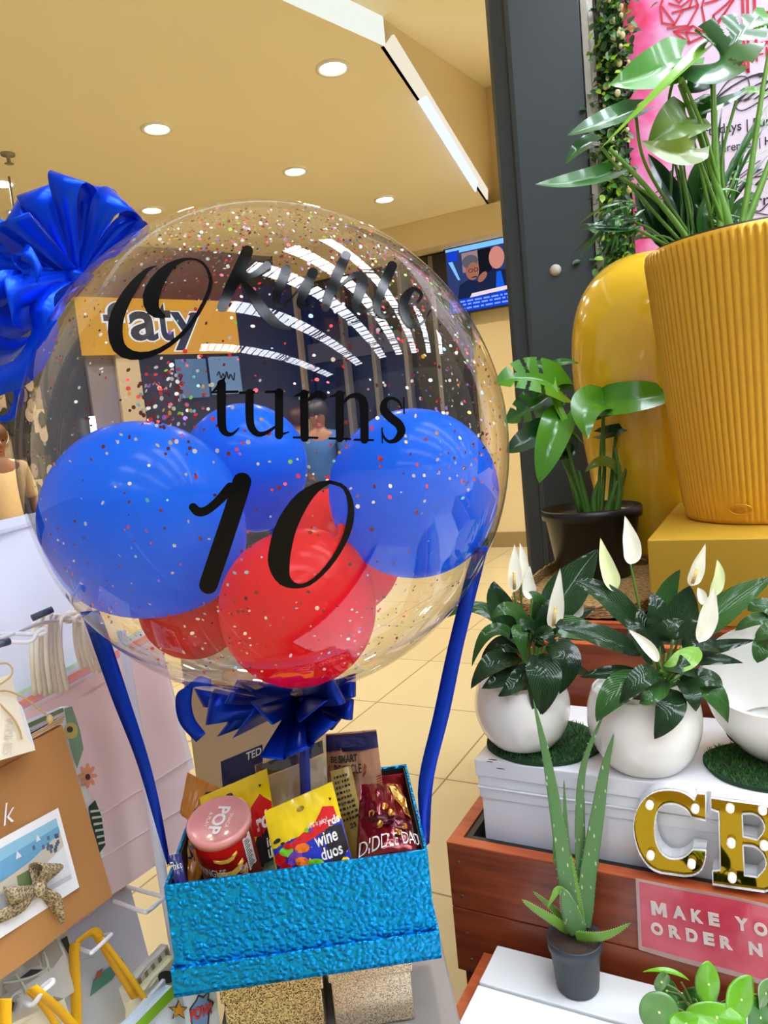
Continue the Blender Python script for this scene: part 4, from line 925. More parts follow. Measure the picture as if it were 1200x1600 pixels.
mb = MB(); q = [D(330, 1072, .92), D(300, 1066, .92), D(287, 1090, .92), D(292, 1125, .92), D(314, 1153, .92)]; tailr(mb, q, [.016, .018, .02, .02, .016], [UP, UP + RT, RT, RT + UP * .3, RT + UP * .9]); mb.build('tail', satin_d, bt, solid=.0006)
# ---- the two long ribbons from balloon to box
mb = MB()
s0 = onball(140, 955, .0015, True); q = [s0, D(152, 985, .91), D(188, 1090, .915), D(228, 1205, .915), bx(-.006, .055, BH * .97)]; tailr(mb, q, [.02, .024, .021, .015, .006], [RT + UP * .1, RT, RT + UP * .15, RT * .9 + UP * .1, RT * .5 + FW]); mb2 = mb
tag(mb.build('ribbon', satin_d, solid=.0006), 'long navy ribbon running from the balloon\'s left side to the box', 'ribbon')
mb = MB(); s0 = onball(752, 855, .0015, True); q = [s0, D(738, 905, .95), D(712, 1010, .96), D(690, 1115, .955), D(665, 1225, .95), bx(BW + .006, .07, BH * .75)]; tailr(mb, q, [.016, .0205, .021, .022, .02, .012], [RT + UP * .15, RT + UP * .1, RT + UP * .15, RT + UP * .2, RT * .9 + UP * .2, RT * .6 + FW])
tag(mb.build('ribbon', satin_d, solid=.0006), 'long navy ribbon running from the balloon\'s right side to the box', 'ribbon')

# ---- brown board standing behind the box
P0 = V((-.93, 1.0, 0)); a_ = D(287, 1075, 1.36); a_.z = 0; c_ = D(478, 1075, 1.36); c_.z = 0; dv = (c_ - a_).normalized(); nv_ = V((-dv.y, dv.x, 0))
mb = MB(); mb.prism([a_, c_, c_ + nv_ * .22, a_ + nv_ * .22], (0, 0, 1.02)); tag(mb.build('brown_pedestal', M('pedestal_taupe', (196, 168, 132), .5, var=.03), bevel=.004), 'tall taupe brown pedestal standing behind the bow and sweets', 'pedestal')

# ---- shoppers far behind
def person(foot, face, hair_c, top_c, trousers_c, label, long_hair=False, hgt=1.66):
    foot = V(foot); t = thing('person', foot, label, 'person'); fx = V(face).normalized(); sx_ = V((fx.y, -fx.x, 0)); k = hgt / 1.7
    def W(x, y, z): return foot + sx_ * x * k + fx * y * k + EZ * z * k
    def skin(name, verts, edges, rad, mat, parent):
        me = bpy.data.meshes.new(name); o_ = WORLD[t.name]; me.from_pydata([tuple(W(*p) - o_) for p in verts], edges, []); me.materials.append(mat)
        ob = bpy.data.objects.new(name, me); COL.objects.link(ob); ob.parent = parent; WORLD[name] = o_
        s = ob.modifiers.new('skin', 'SKIN'); s.use_smooth_shade = True
        for i, r in enumerate(rad): me.skin_vertices[0].data[i].radius = (r * k, r * k * .85)
        me.skin_vertices[0].data[0].use_root = True
        u = ob.modifiers.new('sub', 'SUBSURF'); u.levels = 1; u.render_levels = 2; return ob
    sk = M('skin_brown', (140, 92, 66), .5, var=.04)
    vb = [(0, 0, .95), (0, 0, 1.15), (0, .01, 1.36), (0, 0, 1.46), (0, .02, 1.53), (0, .03, 1.6), (0, .02, 1.67), (-.18, 0, 1.38), (-.23, .02, 1.12), (-.2, .14, .95), (-.19, .2, .9), (.18, 0, 1.38), (.23, .0, 1.12), (.22, .08, .88), (.22, .1, .82), (-.09, 0, .9), (-.1, .04, .5), (-.1, 0, .08), (-.1, .12, .04), (.09, 0, .9), (.1, -.02, .5), (.1, -.06, .08), (.1, .06, .04)]
    eb = [(0, 1), (1, 2), (2, 3), (3, 4), (4, 5), (5, 6), (2, 7), (7, 8), (8, 9), (9, 10), (2, 11), (11, 12), (12, 13), (13, 14), (0, 15), (15, 16), (16, 17), (17, 18), (0, 19), (19, 20), (20, 21), (21, 22)]
    rb = [.13, .12, .13, .055, .075, .09, .06, .05, .04, .032, .03, .05, .04, .032, .03, .085, .06, .04, .035, .085, .06, .04, .035]
    skin('body', vb, eb, rb, sk, t)
    skin('top', [(0, 0, .86)] + vb[1:4] + vb[7:9] + vb[11:13], [(0, 1), (1, 2), (2, 3), (2, 4), (4, 5), (2, 6), (6, 7)], [.175, .15, .16, .07, .07, .055, .07, .055], M('cloth_' + top_c[0], top_c[1], .8), t)
    skin('trousers', [vb[0], vb[15], vb[16], vb[17], vb[19], vb[20], vb[21]], [(0, 1), (1, 2), (2, 3), (0, 4), (4, 5), (5, 6)], [.15, .105, .08, .06, .105, .08, .06], M('cloth_' + trousers_c[0], trousers_c[1], .8), t)
    hm = M('hair_' + hair_c[0], hair_c[1], .5, var=.2, vscale=60); mb = MB(); mb.ball(W(0, -.012, 1.625), .108 * k, 12, 0, (1, 1.05, 1.0))
    if long_hair: mb.tube([W(0, -.05, 1.66), W(0, -.1, 1.5), W(.02, -.12, 1.36), W(.03, -.12, 1.22)], [.08 * k, .11 * k, .1 * k, .03 * k], 12, res=14)
    mb.build('hair', hm, t)
    mb = MB()
    for s in (-1, 1): mb.ball(W(s * .032, .1, 1.585), .011 * k, 6, 0)
    mb.build('eyes', M('eye_dark', (24, 18, 16), .3), t); mb = MB(); mb.tube([W(0, .1, 1.58), W(0, .125, 1.545), W(0, .105, 1.535)], [.008 * k, .014 * k, .008 * k], 8); mb.build('nose', sk, t)
    mb = MB(); mb.tube([W(-.025, .098, 1.505), W(0, .106, 1.503), W(.025, .098, 1.505)], [.004 * k, .008 * k, .004 * k], 8); mb.build('mouth', M('lip_red', (130, 60, 56), .5), t)
    return t
q = atx(6, 800, -5.0); person((q.x, q.y, 0), (1, -.2, 0), ('brown', (92, 52, 28)), ('cream', (226, 196, 150)), ('black_green', (22, 30, 32)), 'shopper with long brown hair in a cream top at the left edge', True)
q = aty(512, 800, 5.8); person((q.x, q.y, 0), (.5, -1, 0), ('black', (22, 20, 24)), ('blue', (40, 90, 160)), ('dark', (30, 32, 40)), 'distant dark-haired shopper in blue seen through the clear balloon')
q = aty(482, 800, 6.5); person((q.x, q.y, 0), (-.4, 1, 0), ('dark', (60, 26, 26)), ('wine', (130, 30, 44)), ('plum', (60, 40, 60)), 'distant shopper in wine red seen between the two blue balloons')
# ================================================================ GIFT BAG RACK ON THE LEFT (leans back a little)
NR = V((1, 0, .15)).normalized(); NRL = math.sqrt(1 + .15 ** 2)
def rk(x, y, c): return onp(x, y, V((c, 0, 0)), NR)
PAPER = lambda n, c, r=.7: M('paper_' + n, c, r, var=.03, vscale=8)
wire = M('wire_white', (232, 232, 238), .35, var=.02)
rack = thing('display_rack', rk(300, 1500, -.73) * 1, 'white wire display rack holding gift bags, leaning back slightly', 'rack')
a_, c_ = rk(189, 985, -.72), rk(293, 1600, -.72); dn = (c_ - a_).normalized(); foot_ = c_ + dn * (c_.z / -dn.z)
mb = MB(); mb.tube([a_, foot_], .0072, 14); mb.build('pole', wire, rack)
off = V((0, -.75, 0)); mb = MB(); mb.tube([a_ + off, foot_ + off], .0072, 14); mb.build('pole', wire, rack)
mb = MB(); mb.tube([foot_ + V((0, 0, .3)) - NR * .16, foot_ + off + V((0, 0, .3)) - NR * .16], .006, 10); mb.build('crossbar', wire, rack)
mb = MB(); mb.tube([foot_ + V((0, .05, .012)), foot_ + off + V((0, -.05, .012))], .012, 12); mb.tube([foot_ + V((0, 0, .012)), foot_ + V((-.3, 0, .012))], .012, 12); mb.build('foot', wire, rack)
def hook(px, r=.0026):
    mb = MB(); mb.tube([rk(x, y, c) for x, y, c in px], r, 10, res=len(px) * 8); mb.build('hook', wire, rack)
hook([(140, 968, -.78), (105, 969, -.72), (60, 975, -.66), (10, 994, -.62), (-30, 1005, -.6)])
hook([(-30, 991, -.66), (20, 990, -.63), (60, 991, -.605), (72, 987, -.6), (68, 982, -.6), (58, 988, -.605), (42, 1003, -.61), (-30, 998, -.65)])
hook([(200, 1386, -.76), (228, 1394, -.7), (255, 1402, -.655), (248, 1410, -.65), (232, 1423, -.645), (222, 1424, -.65), (178, 1408, -.74)], .0028)
hook([(140, 1458, -.76), (158, 1462, -.7), (172, 1460, -.66), (170, 1464, -.65), (146, 1486, -.645), (140, 1488, -.65), (116, 1478, -.72)], .0026)
hook([(18, 1556, -.74), (40, 1568, -.66), (53, 1568, -.64), (66, 1550, -.63), (82, 1536, -.625), (80, 1532, -.63), (66, 1542, -.64)], .0028)
for px in (((50, 966, -.67), (82, 952, -.66)), ((-8, 1008, -.6), (14, 1002, -.6))):
    mb = MB(); mb.tube([rk(*p) for p in px], .0045, 10); mb.build('hook_cap', M('cap_grey', (70, 84, 100), .4), rack)

def gbag(name, label, px, c, th, mat, cat='gift bag', group=None, sidemat=None):
    """a flat paper bag between four picture corners on the rack's plane c; th = how far it goes back"""
    q = [rk(x, y, c) for x, y in px]; t = thing(name, (q[2] + q[3]) * .5 - NR * th * .5, label, cat, group)
    mb = MB(); f = [p - NR * th for p in q]
    mb.grid(lambda s, tt: (q[0] * (1 - s) + q[1] * s) * (1 - tt) + (q[3] * (1 - s) + q[2] * s) * tt + NR * (.0025 * math.sin(s * 9 + tt * 4) * math.sin(PI * s)), 12, 12)
    mb.add(q + f, [(4, 7, 6, 5), (1, 2, 6, 5), (2, 3, 7, 6), (3, 0, 4, 7)], 1 if sidemat else 0, False)
    inr = [q[0], q[1], f[1], f[0]]; dpt = (q[3] - q[0]) * .05
    mb.add([p + dpt for p in inr], [(0, 1, 2, 3)], 0, False)
    mb.build('body', [mat] + ([sidemat] if sidemat else []), t)
    return t
def rp(mb, px, c, m=0, off=.0032):
    mb.prism([rk(x, y, c) + NR * off for x, y in px], NR * .0003, m)
# big white bag at the back
t = gbag('gift_bag', 'big plain white gift bag at the back, top left of rack', [(-70, 828), (73, 797), (168, 1140), (-70, 1230)], -.85, .05, PAPER('white', (226, 230, 244)))
mb = MB(); mb.strip([rk(x, y, -.849) + NR * .003 for x, y in ((-70, 846), (66, 812))], [rk(x, y, -.849) + NR * .003 for x, y in ((-70, 852), (67, 817))]); mb.build('fold', PAPER('white_fold', (208, 212, 226)), t)
# pink bags: a hanging stack, front one whole
edges = [('pale green', (206, 226, 190), 'pale green edged bag at the very back of the pink bag stack'), ('white', (238, 234, 236), 'white bag just in front of the green edged one in the pink stack'), ('peach', (246, 170, 130), 'peach orange bag in the middle of the pink bag stack'), ('rose', (238, 176, 186), 'rose coloured bag second from the front in the pink stack'), ('cream_white', (240, 230, 224), 'cream white bag directly behind the front pink bag')]
for k, (n, cc, lb) in enumerate(edges):
    dx, dy = (5 - k) * -3.2, (5 - k) * -6.2
    gbag('gift_bag', lb, [(32 + dx, 1121 + dy), (246 + dx * .2, 1004 + dy), (304, 1200), (110, 1330)], -.765 - .012 * (5 - k), .007, PAPER(n.replace(' ', '_'), cc), group='pink stack of gift bags')
t = gbag('gift_bag', 'plain dusty pink paper gift bag at the front of the pink stack', [(32, 1122), (247, 1004), (320, 1302), (92, 1452)], -.765, .009, PAPER('dusty_pink', (246, 216, 210)), group='pink stack of gift bags')
mb = MB()
for a_, c_ in (((118, 1297), (160, 1270)), ((160, 1270), (298, 1183)), ((150, 1345), (300, 1252))):
    p, q = rk(*a_, -.765) + NR * .0036, rk(*c_, -.765) + NR * .0036; mb.tube([p, q], .0008, 6)
mb.build('fold', PAPER('fold_white', (246, 232, 230)), t)
random.seed(21)
rope = M('rope_cream', (246, 238, 222), .8, bump=.4, bscale=300)
def ropes(x0, x1, n, yt, yb, spread, parent, cc, lean):
    for i in range(n):
        k = i / max(1, n - 1); top = (x0 + (x1 - x0) * k, yt + 5 * math.sin(PI * k) * -1); x2 = top[0] + lean + (k - .5) * spread; cx = cc + random.uniform(-.012, .012)
        mb = MB(); mb.tube([rk(x0 + (x1 - x0) * k + 14, yt - 9, cx - .03), rk(*top, cx), rk((top[0] + x2) / 2 - 4, (yt + yb) / 2, cx + .004), rk(x2, yb + random.uniform(-6, 6), cx - .02)], .0034, 8, res=18); mb.build('rope_handle', rope, parent)
ropes(54, 94, 7, 972, 1083, 10, t, -.70, 6)
ropes(118, 134, 4, 968, 1048, 12, t, -.745, 16)
ropes(94, 118, 3, 966, 975, 8, t, -.725, 4)
# floral bag
c0 = -.675
t = gbag('gift_bag', 'white floral gift bag between the kraft bag and the pink bag', [(-40, 1165), (108, 1103), (163, 1338), (-20, 1440)], c0, .02, PAPER('floral_white', (232, 232, 236)))
mb = MB()
rp(mb, [(40, 1131), (95, 1106), (97, 1112), (42, 1138)], c0, 0)
rp(mb, [(98, 1108), (110, 1104), (122, 1140), (128, 1170), (118, 1200), (108, 1168)], c0, 1); rp(mb, ell_ := [(108 + 11 * math.cos(t_), 1142 + 13 * math.sin(t_)) for t_ in [2 * PI * i / 14 for i in range(14)]], c0, 2, .0036)
rp(mb, [(106 + 5 * math.cos(t_), 1140 + 5 * math.sin(t_)) for t_ in [2 * PI * i / 10 for i in range(10)]], c0, 5, .0040)
for k in range(8):
    a_ = k * PI / 4; rp(mb, [(134 + 8 * math.cos(a_) + 7 * math.cos(a_) * math.cos(t_) - 3.4 * math.sin(a_) * math.sin(t_), 1212 + 11 * math.sin(a_) + 9 * math.sin(a_) * math.cos(t_) + 3.4 * math.cos(a_) * math.sin(t_)) for t_ in [2 * PI * i / 10 for i in range(10)]], c0, 3, .0036)
rp(mb, [(134 + 4 * math.cos(t_), 1214 + 5 * math.sin(t_)) for t_ in [2 * PI * i / 10 for i in range(10)]], c0, 5, .0040)
rp(mb, [(136, 1260), (146, 1250), (156, 1275), (162, 1320), (152, 1334), (143, 1310)], c0, 4)
for k in range(6): rp(mb, [(138 + k * 2.5, 1266 + k * 10), (158 + k * .6, 1264 + k * 10), (158 + k * .6, 1267 + k * 10), (138 + k * 2.5, 1270 + k * 10)], c0, 6, .0040)
rp(mb, [(44, 1146), (100, 1115), (84, 1125), (72, 1132), (46, 1152)], c0, 5)
mb.build('print', [PAPER('print_leaf_strip', (110, 130, 84)), PAPER('print_leaf', (120, 152, 122)), PAPER('print_olive', (186, 176, 96)), PAPER('print_coral', (222, 150, 110)), PAPER('print_dark_leaf', (40, 66, 48)), PAPER('print_charcoal', (60, 60, 62)), PAPER('print_pale', (206, 210, 190))], t)
# kraft bag with a beach photograph and a hessian bow
c0 = -.635
kraft = M('kraft_paper', (176, 124, 68), .75, var=.06, vscale=14)
t = gbag('gift_bag', 'brown kraft gift bag with beach picture and sackcloth bow', [(-70, 1222), (97, 1133), (176, 1400), (-70, 1584)], c0, .022, kraft)
mb = MB()
for k in range(3): mb.tube([rk(46 + k * 2, 1156 - k * 4, c0 - .004 - k * .005), rk(98 + k, 1128 - k * 4, c0 - .004 - k * .005)], .0012, 6)
mb.build('fold', M('kraft_edge', (206, 170, 126), .7), t)
pm = [PAPER('photo_white', (238, 238, 238), .4), PAPER('photo_sea', (104, 164, 198), .3), PAPER('photo_sky', (140, 192, 214), .3), PAPER('photo_sand', (206, 196, 176), .3), PAPER('photo_foam', (222, 226, 226), .3), PAPER('photo_people', (92, 110, 130), .3), PAPER('photo_green', (110, 128, 80), .3), PAPER('photo_grey', (196, 200, 204), .3)]
mb = MB()
def bq(s, tt):   # picture coordinates: s along the bag's slant, tt down
    a_ = (88, 1262); return (a_[0] - 118 * s + 33 * tt, a_[1] + 64 * s + 124 * tt)
rp(mb, [bq(0, 0), bq(1.2, 0), bq(1.2, 1.1), bq(0, 1.0)], c0, 0)
def pq(lst, m, o): rp(mb, [bq(*p) for p in lst], c0, m, o)
pq([(.06, .1), (1.2, .1), (1.2, .88), (.06, .86)], 7, .0036); pq([(.06, .1), (1.2, .1), (1.2, .3), (.06, .22)], 2, .004); pq([(.06, .2), (1.2, .26), (1.2, .5), (.5, .42), (.06, .28)], 1, .0042)
pq([(.06, .28), (.5, .42), (1.2, .52), (1.2, .62), (.5, .6), (.06, .5)], 3, .0044); pq([(.06, .45), (.5, .6), (.9, .62), (.6, .8), (.06, .8)], 4, .0046); pq([(.5, .5), (.7, .5), (.72, .7), (.52, .72)], 6, .0048)
random.seed(8)
for k in range(16): s_, t_ = random.uniform(.08, .4), random.uniform(.22, .42); pq([(s_, t_), (s_ + .03, t_), (s_ + .03, t_ + .05), (s_, t_ + .05)], 5, .005)
pq([(.34, .16), (.37, .24), (.31, .24)], 4, .005); pq([(.62, .22), (.66, .31), (.58, .31)], 4, .005)
mb.build('picture', pm, t)
mb = MB(); text(mb, 'k', lambda s, tt: rk(4 + 16 * s, 1290 - 34 * tt - 8 * s, c0) + NR * .004, 0, 0, 1, 1, 0, -.01, .2); mb.build('lettering', PAPER('photo_white', (238, 238, 238)), t)
hess = two_tone('sackcloth', (120, 98, 70), (206, 188, 150), 420, .9, bump=.8)
hb = rk(58, 1388, c0 + .012); bw = thing('sackcloth_bow', hb, 'woven sackcloth bow stuck on the kraft bag\'s beach picture', 'bow')
def hl(e0, e1, op, w0=.35): mb = MB(); loop(mb, hb, rk(*e0, c0 + .022), rk(*e1, c0 + .02), V(op), w0); mb.build('loop', hess, bw, solid=.0012)
hl((56, 1348), (92, 1350), NR * .03, .45); hl((8, 1386), (16, 1412), NR * .02, .5)
mb = MB(); tailr(mb, [hb, rk(82, 1404, c0 + .016), rk(98, 1442, c0 + .01)], [.012, .02, .004], [RT + UP * .4, RT + UP * .3, RT + UP * .2]); mb.build('tail', hess, bw, solid=.0012)
mb = MB(); tailr(mb, [hb, rk(36, 1414, c0 + .018), rk(-8, 1436, c0 + .01)], [.012, .014, .018], [UP + RT * .3, UP, UP + RT * .4]); mb.build('tail', hess, bw, solid=.0012)
mb = MB(); mb.ball(hb + NR * .006, .0085, 8, 0, (.7, .9, 1.2)); mb.build('knot', hess, bw)
# cream tag with twine
c0 = -.605
tg = thing('gift_tag', rk(20, 1190, c0), 'cream paper tag tied with twine over the kraft bag', 'tag')
mb = MB(); mb.prism([rk(x, y, c0) for x, y in ((-60, 1072), (2, 1058), (16, 1052), (40, 1148), (55, 1172), (-60, 1205))], NR * .001); mb.build('card', PAPER('tag_cream', (240, 230, 206)), tg)
mb = MB(); mb.prism([rk(x, y, c0 - .004) for x, y in ((10, 1080), (34, 1104), (54, 1168), (40, 1176))], NR * .001); mb.build('backing_card', PAPER('tag_white', (226, 228, 232)), tg)
mb = MB(); text(mb, 'WISHES', lambda s, tt: rk(6 + 14 * tt - 4 * s, 1120 + 60 * s, c0) + NR * .002, 0, 0, 1, 1, 0, .01); mb.build('lettering', PAPER('tag_emboss', (222, 212, 190)), tg)
tw = M('twine', (196, 164, 112), .8)
for px in ([(-10, 1040), (8, 1036), (19, 1044), (17, 1056), (5, 1066), (-10, 1074)], [(-8, 1080), (14, 1080), (40, 1092), (62, 1108), (78, 1122)], [(0, 1100), (20, 1122), (30, 1140), (34, 1155)]):
    mb = MB(); mb.tube([rk(x, y, c0 + .006) for x, y in px], .0011, 6, res=24); mb.build('twine', tw, tg)
mb = MB(); mb.ball(rk(78, 1124, c0 + .006), .004, 8, 0, (1, 1, 1.5)); mb.build('twine_knot', tw, tg)
# ---- lower row
t = gbag('gift_bag', 'plain pale grey gift bag hanging behind the middle hooks', [(40, 1482), (203, 1384), (243, 1535), (90, 1660)], -.80, .02, PAPER('pale_grey', (212, 212, 226)))
c0 = -.725
t = gbag('gift_bag', 'white gift bag with teal boat print and yellow ribbon handle', [(70, 1500), (196, 1478), (196, 1640), (80, 1700)], c0 - .03, .02, PAPER('grey_white', (212, 216, 222)))
mb = MB(); rp(mb, [(138, 1556), (143, 1530), (186, 1496), (191, 1502), (172, 1530)], c0 - .03, 0, .004); rp(mb, [(144, 1532), (148, 1518), (157, 1512), (155, 1524)], c0 - .03, 1, .0045); mb.build('print', [PAPER('print_teal', (90, 150, 130)), PAPER('print_terracotta', (170, 104, 82))], t)
ribY = M('ribbon_yellow', (240, 182, 14), .45, var=.04)
def strap(px, w_, parent, wd=None):
    mb = MB(); tailr(mb, [rk(*p) for p in px], [w_] * len(px), wd or [RT] * len(px), 0, 30); mb.build('ribbon_handle', ribY, parent, solid=.0008)
strap([(120, 1640, -.70), (119, 1560, -.70), (116, 1490, -.69), (118, 1474, -.685)], .0135, t)
strap([(116, 1478, -.687), (134, 1462, -.68), (146, 1456, -.68), (154, 1462, -.68)], .0145, t, [UP + RT * .3, UP + RT * .5, UP + RT * .8, RT + UP * .3])
strap([(150, 1460, -.68), (172, 1495, -.68), (205, 1548, -.68), (226, 1580, -.69)], .012, t, [RT, RT + UP * .4, RT + UP * .5, RT + UP * .6])
strap([(158, 1466, -.67), (192, 1510, -.665), (222, 1554, -.66), (246, 1592, -.655)], .008, t, [RT + UP * .5, RT + UP * .5, RT + UP * .6, RT + UP * .6])
c0 = -.70
t = gbag('gift_bag', 'gift bag printed with grey and black leaves below the kraft bag', [(-60, 1552), (106, 1450), (124, 1545), (-60, 1660)], c0, .015, PAPER('leaf_grey', (206, 204, 198)))
mb = MB(); GL, BL_, SG = 0, 1, 2
rp(mb, [(60, 1480), (84, 1462), (96, 1490), (80, 1512), (64, 1510)], c0, GL); rp(mb, [(92, 1468), (102, 1462), (108, 1484), (104, 1490)], c0, BL_); rp(mb, [(28, 1528), (46, 1514), (64, 1514), (50, 1524)], c0, BL_); rp(mb, [(2, 1540), (26, 1528), (60, 1524), (34, 1540), (10, 1552)], c0, GL); rp(mb, [(-6, 1560), (14, 1548), (28, 1556), (20, 1580), (4, 1580)], c0, GL); rp(mb, [(12, 1562), (20, 1566), (16, 1580), (10, 1578)], c0, BL_); rp(mb, [(30, 1500), (56, 1484), (60, 1508), (40, 1512)], c0, GL)
for P in ([(2, 1535), (24, 1532), (50, 1524), (70, 1512), (66, 1490)], [(20, 1520), (34, 1540), (38, 1552)], [(10, 1576), (16, 1556), (30, 1548)], [(64, 1486), (70, 1500), (74, 1516)]):
    mb.tube([rk(*p, c0) + NR * .0042 for p in P], .0013, 6, SG, res=18)
mb.build('print', [PAPER('print_warm_grey', (160, 152, 142)), PAPER('print_black', (40, 40, 40)), PAPER('print_sage', (200, 206, 192))], t)
c0 = -.66
t = gbag('gift_bag', 'beige gift bag with yellow ribbon handle in the bottom left corner', [(-60, 1640), (100, 1560), (140, 1680), (-60, 1780)], c0, .02, PAPER('beige_bag', (206, 196, 166)))
strap([(50, 1542, -.635), (66, 1556, -.63), (92, 1578, -.635), (122, 1612, -.64)], .0125, t, [RT + UP * .5] * 4)
strap([(44, 1548, -.65), (60, 1562, -.65), (82, 1592, -.65), (100, 1630, -.65)], .0085, t, [RT + UP * .5] * 4)
strap([(8, 1560, -.63), (8, 1580, -.63), (8, 1610, -.63)], .014, t)
# stack of patterned bags beside the plinth
t = gbag('gift_bag', 'striped beige and white gift bag, rearmost of the lower stack', [(196, 1546), (262, 1476), (292, 1560), (226, 1640)], -.71, .014, PAPER('stripe_white', (236, 234, 222)))
mb = MB()
for k in range(6):
    f = lambda u, v: (196 + 66 * u + 4 * v, 1546 - 70 * u + 14 * v); rp(mb, [f(.08 + k * .16, .1), f(.15 + k * .16, .1), f(.15 + k * .16, 1), f(.08 + k * .16, 1)], -.71, 0)
mb.build('print', PAPER('stripe_khaki', (160, 150, 112)), t)
t = gbag('gift_bag', 'pale yellow gift bag with dark bear-like smudge print', [(206, 1568), (272, 1494), (306, 1600), (236, 1670)], -.675, .014, PAPER('pale_yellow', (236, 232, 200)))
mb = MB(); rp(mb, [(258 + 14 * math.cos(a), 1526 + 10 * math.sin(a)) for a in [2 * PI * i / 14 for i in range(14)]], -.675, 0); rp(mb, [(250 + 6 * math.cos(a), 1536 + 7 * math.sin(a)) for a in [2 * PI * i / 10 for i in range(10)]], -.675, 0, .004); mb.build('print', PAPER('print_soot', (64, 58, 52)), t)
t = gbag('gift_bag', 'white gift bag with fine black print wedged before the green edged one', [(190, 1606), (258, 1530), (262, 1556), (206, 1640)], -.652, .006, PAPER('grey_print', (226, 228, 232)))
mb = MB(); rp(mb, [(230, 1572), (246, 1552), (248, 1558), (236, 1576)], -.652, 0); rp(mb, [(196, 1602), (202, 1596), (204, 1604)], -.652, 0); mb.build('print', PAPER('print_soot', (64, 58, 52)), t)
c0 = -.615
t = gbag('gift_bag', 'gift bag with comic star and POW print and bright green rim', [(200, 1618), (284, 1543), (300, 1690), (216, 1760)], c0, .03, PAPER('comic_white', (218, 230, 236), .4))
tr = rk(284, 1543, c0); q = tr + V((.052, .02, .006)); q = onp(334, 1520, tr + V((.02, 0, 0)), V((0.35, 1, 0)).normalized()) if False else D(335, 1520, (tr - CAM).dot(FW) + .004)
br_ = rk(300, 1690, c0); q2 = D(352, 1680, (br_ - CAM).dot(FW) + .004)
mb = MB(); mb.prism([tr, q, q2, br_], (-.01, .01, 0)); sd = mb.build('side_panel', PAPER('comic_white', (218, 230, 236), .4), t)
mb = MB(); rp(mb, [(196, 1612), (276, 1530), (284, 1543), (203, 1625)], c0, 0); mb.build('rim', PAPER('lime_rim', (122, 176, 28), .4), t)
def star(cx, cy, r1, r2, n=5, a0=-PI / 2): return [(cx + (r1 if i % 2 == 0 else r2) * math.cos(a0 + i * PI / n), cy + (r1 if i % 2 == 0 else r2) * math.sin(a0 + i * PI / n)) for i in range(2 * n)]
mb = MB(); rp(mb, star(276, 1578, 17, 7), c0, 1); rp(mb, star(276, 1578, 14, 5.5), c0, 0, .0038)
for k in range(3):
    mb.tube([rk(208 + 30 * k, 1625 - 26 * k, c0) + NR * .0035, rk(222 + 30 * k, 1720 - 26 * k, c0) + NR * .0035], .0006, 5, 2)
mb.build('print', [PAPER('star_orange', (236, 168, 40)), PAPER('print_black', (40, 40, 40)), PAPER('grid_line', (190, 204, 212))], t)
nS_ = (q - tr).cross(br_ - tr).normalized(); nS_ = nS_ if nS_.dot(CAM - tr) > 0 else -nS_
def sd_(x, y, o): return onp(x, y, tr, nS_) + nS_ * o
mb = MB()
mb.prism([sd_(x, y, .0012) for x, y in ((296, 1576), (306, 1562), (310, 1553), (318, 1556), (328, 1546), (326, 1560), (335, 1566), (328, 1580), (326, 1605), (300, 1606))], nS_ * .0003, 1)
mb.prism([sd_(x, y, .0016) for x, y in ((298, 1577), (308, 1563), (311, 1556), (318, 1559), (326, 1550), (324, 1562), (332, 1567), (326, 1580), (324, 1603), (302, 1604))], nS_ * .0003, 0)
text(mb, 'POW!', lambda s, tt: sd_(298 + 34 * s, 1596 - 14 * s - 20 * tt, .0024), 0, 0, 1, 1, 1, .06, .0); text(mb, 'POW!', lambda s, tt: sd_(298 + 34 * s, 1596 - 14 * s - 20 * tt, .003), 0.01, 0.02, .99, .98, 2, .025, .0)
mb.build('print', [PAPER('burst_blue', (120, 156, 206)), PAPER('print_black', (40, 40, 40)), PAPER('pow_red', (226, 60, 56))], sd)
# ================================================================ PLANT DISPLAY ON THE RIGHT
from mathutils.geometry import tessellate_polygon
def holed(mb, loops, vec, m=0, mside=None):
    """a flat shape with holes, given a thickness"""
    vec = V(vec); tri = tessellate_polygon(loops); P = [p for l in loops for p in l]; n = len(P)
    mb.add(P, [tuple(t_) for t_ in tri], m, False); mb.add([p + vec for p in P], [tuple(t_)[::-1] for t_ in tri], m if mside is None else mside, False)
    o = 0
    for l in loops:
        k = len(l); mb.add(l + [p + vec for p in l], [(i, (i + 1) % k, k + (i + 1) % k, k + i) for i in range(k)], m if mside is None else mside, False)
wood = two_tone('stained_wood', (110, 44, 22), (158, 74, 38), 5, .42, stretch=(1.2, 14, 14), lo=.3, hi=.7, bump=.12, coat=.15)
wood_e = two_tone('stained_wood_edge', (176, 78, 34), (206, 104, 52), 6, .5, stretch=(1.5, 12, 12), lo=.3, hi=.7)
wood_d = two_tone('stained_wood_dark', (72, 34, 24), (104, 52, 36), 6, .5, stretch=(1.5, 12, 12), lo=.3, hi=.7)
liner = M('planter_liner', (30, 30, 32), .5)
white_l = M('white_laminate', (236, 236, 238), .35, var=.015)
XR = .62
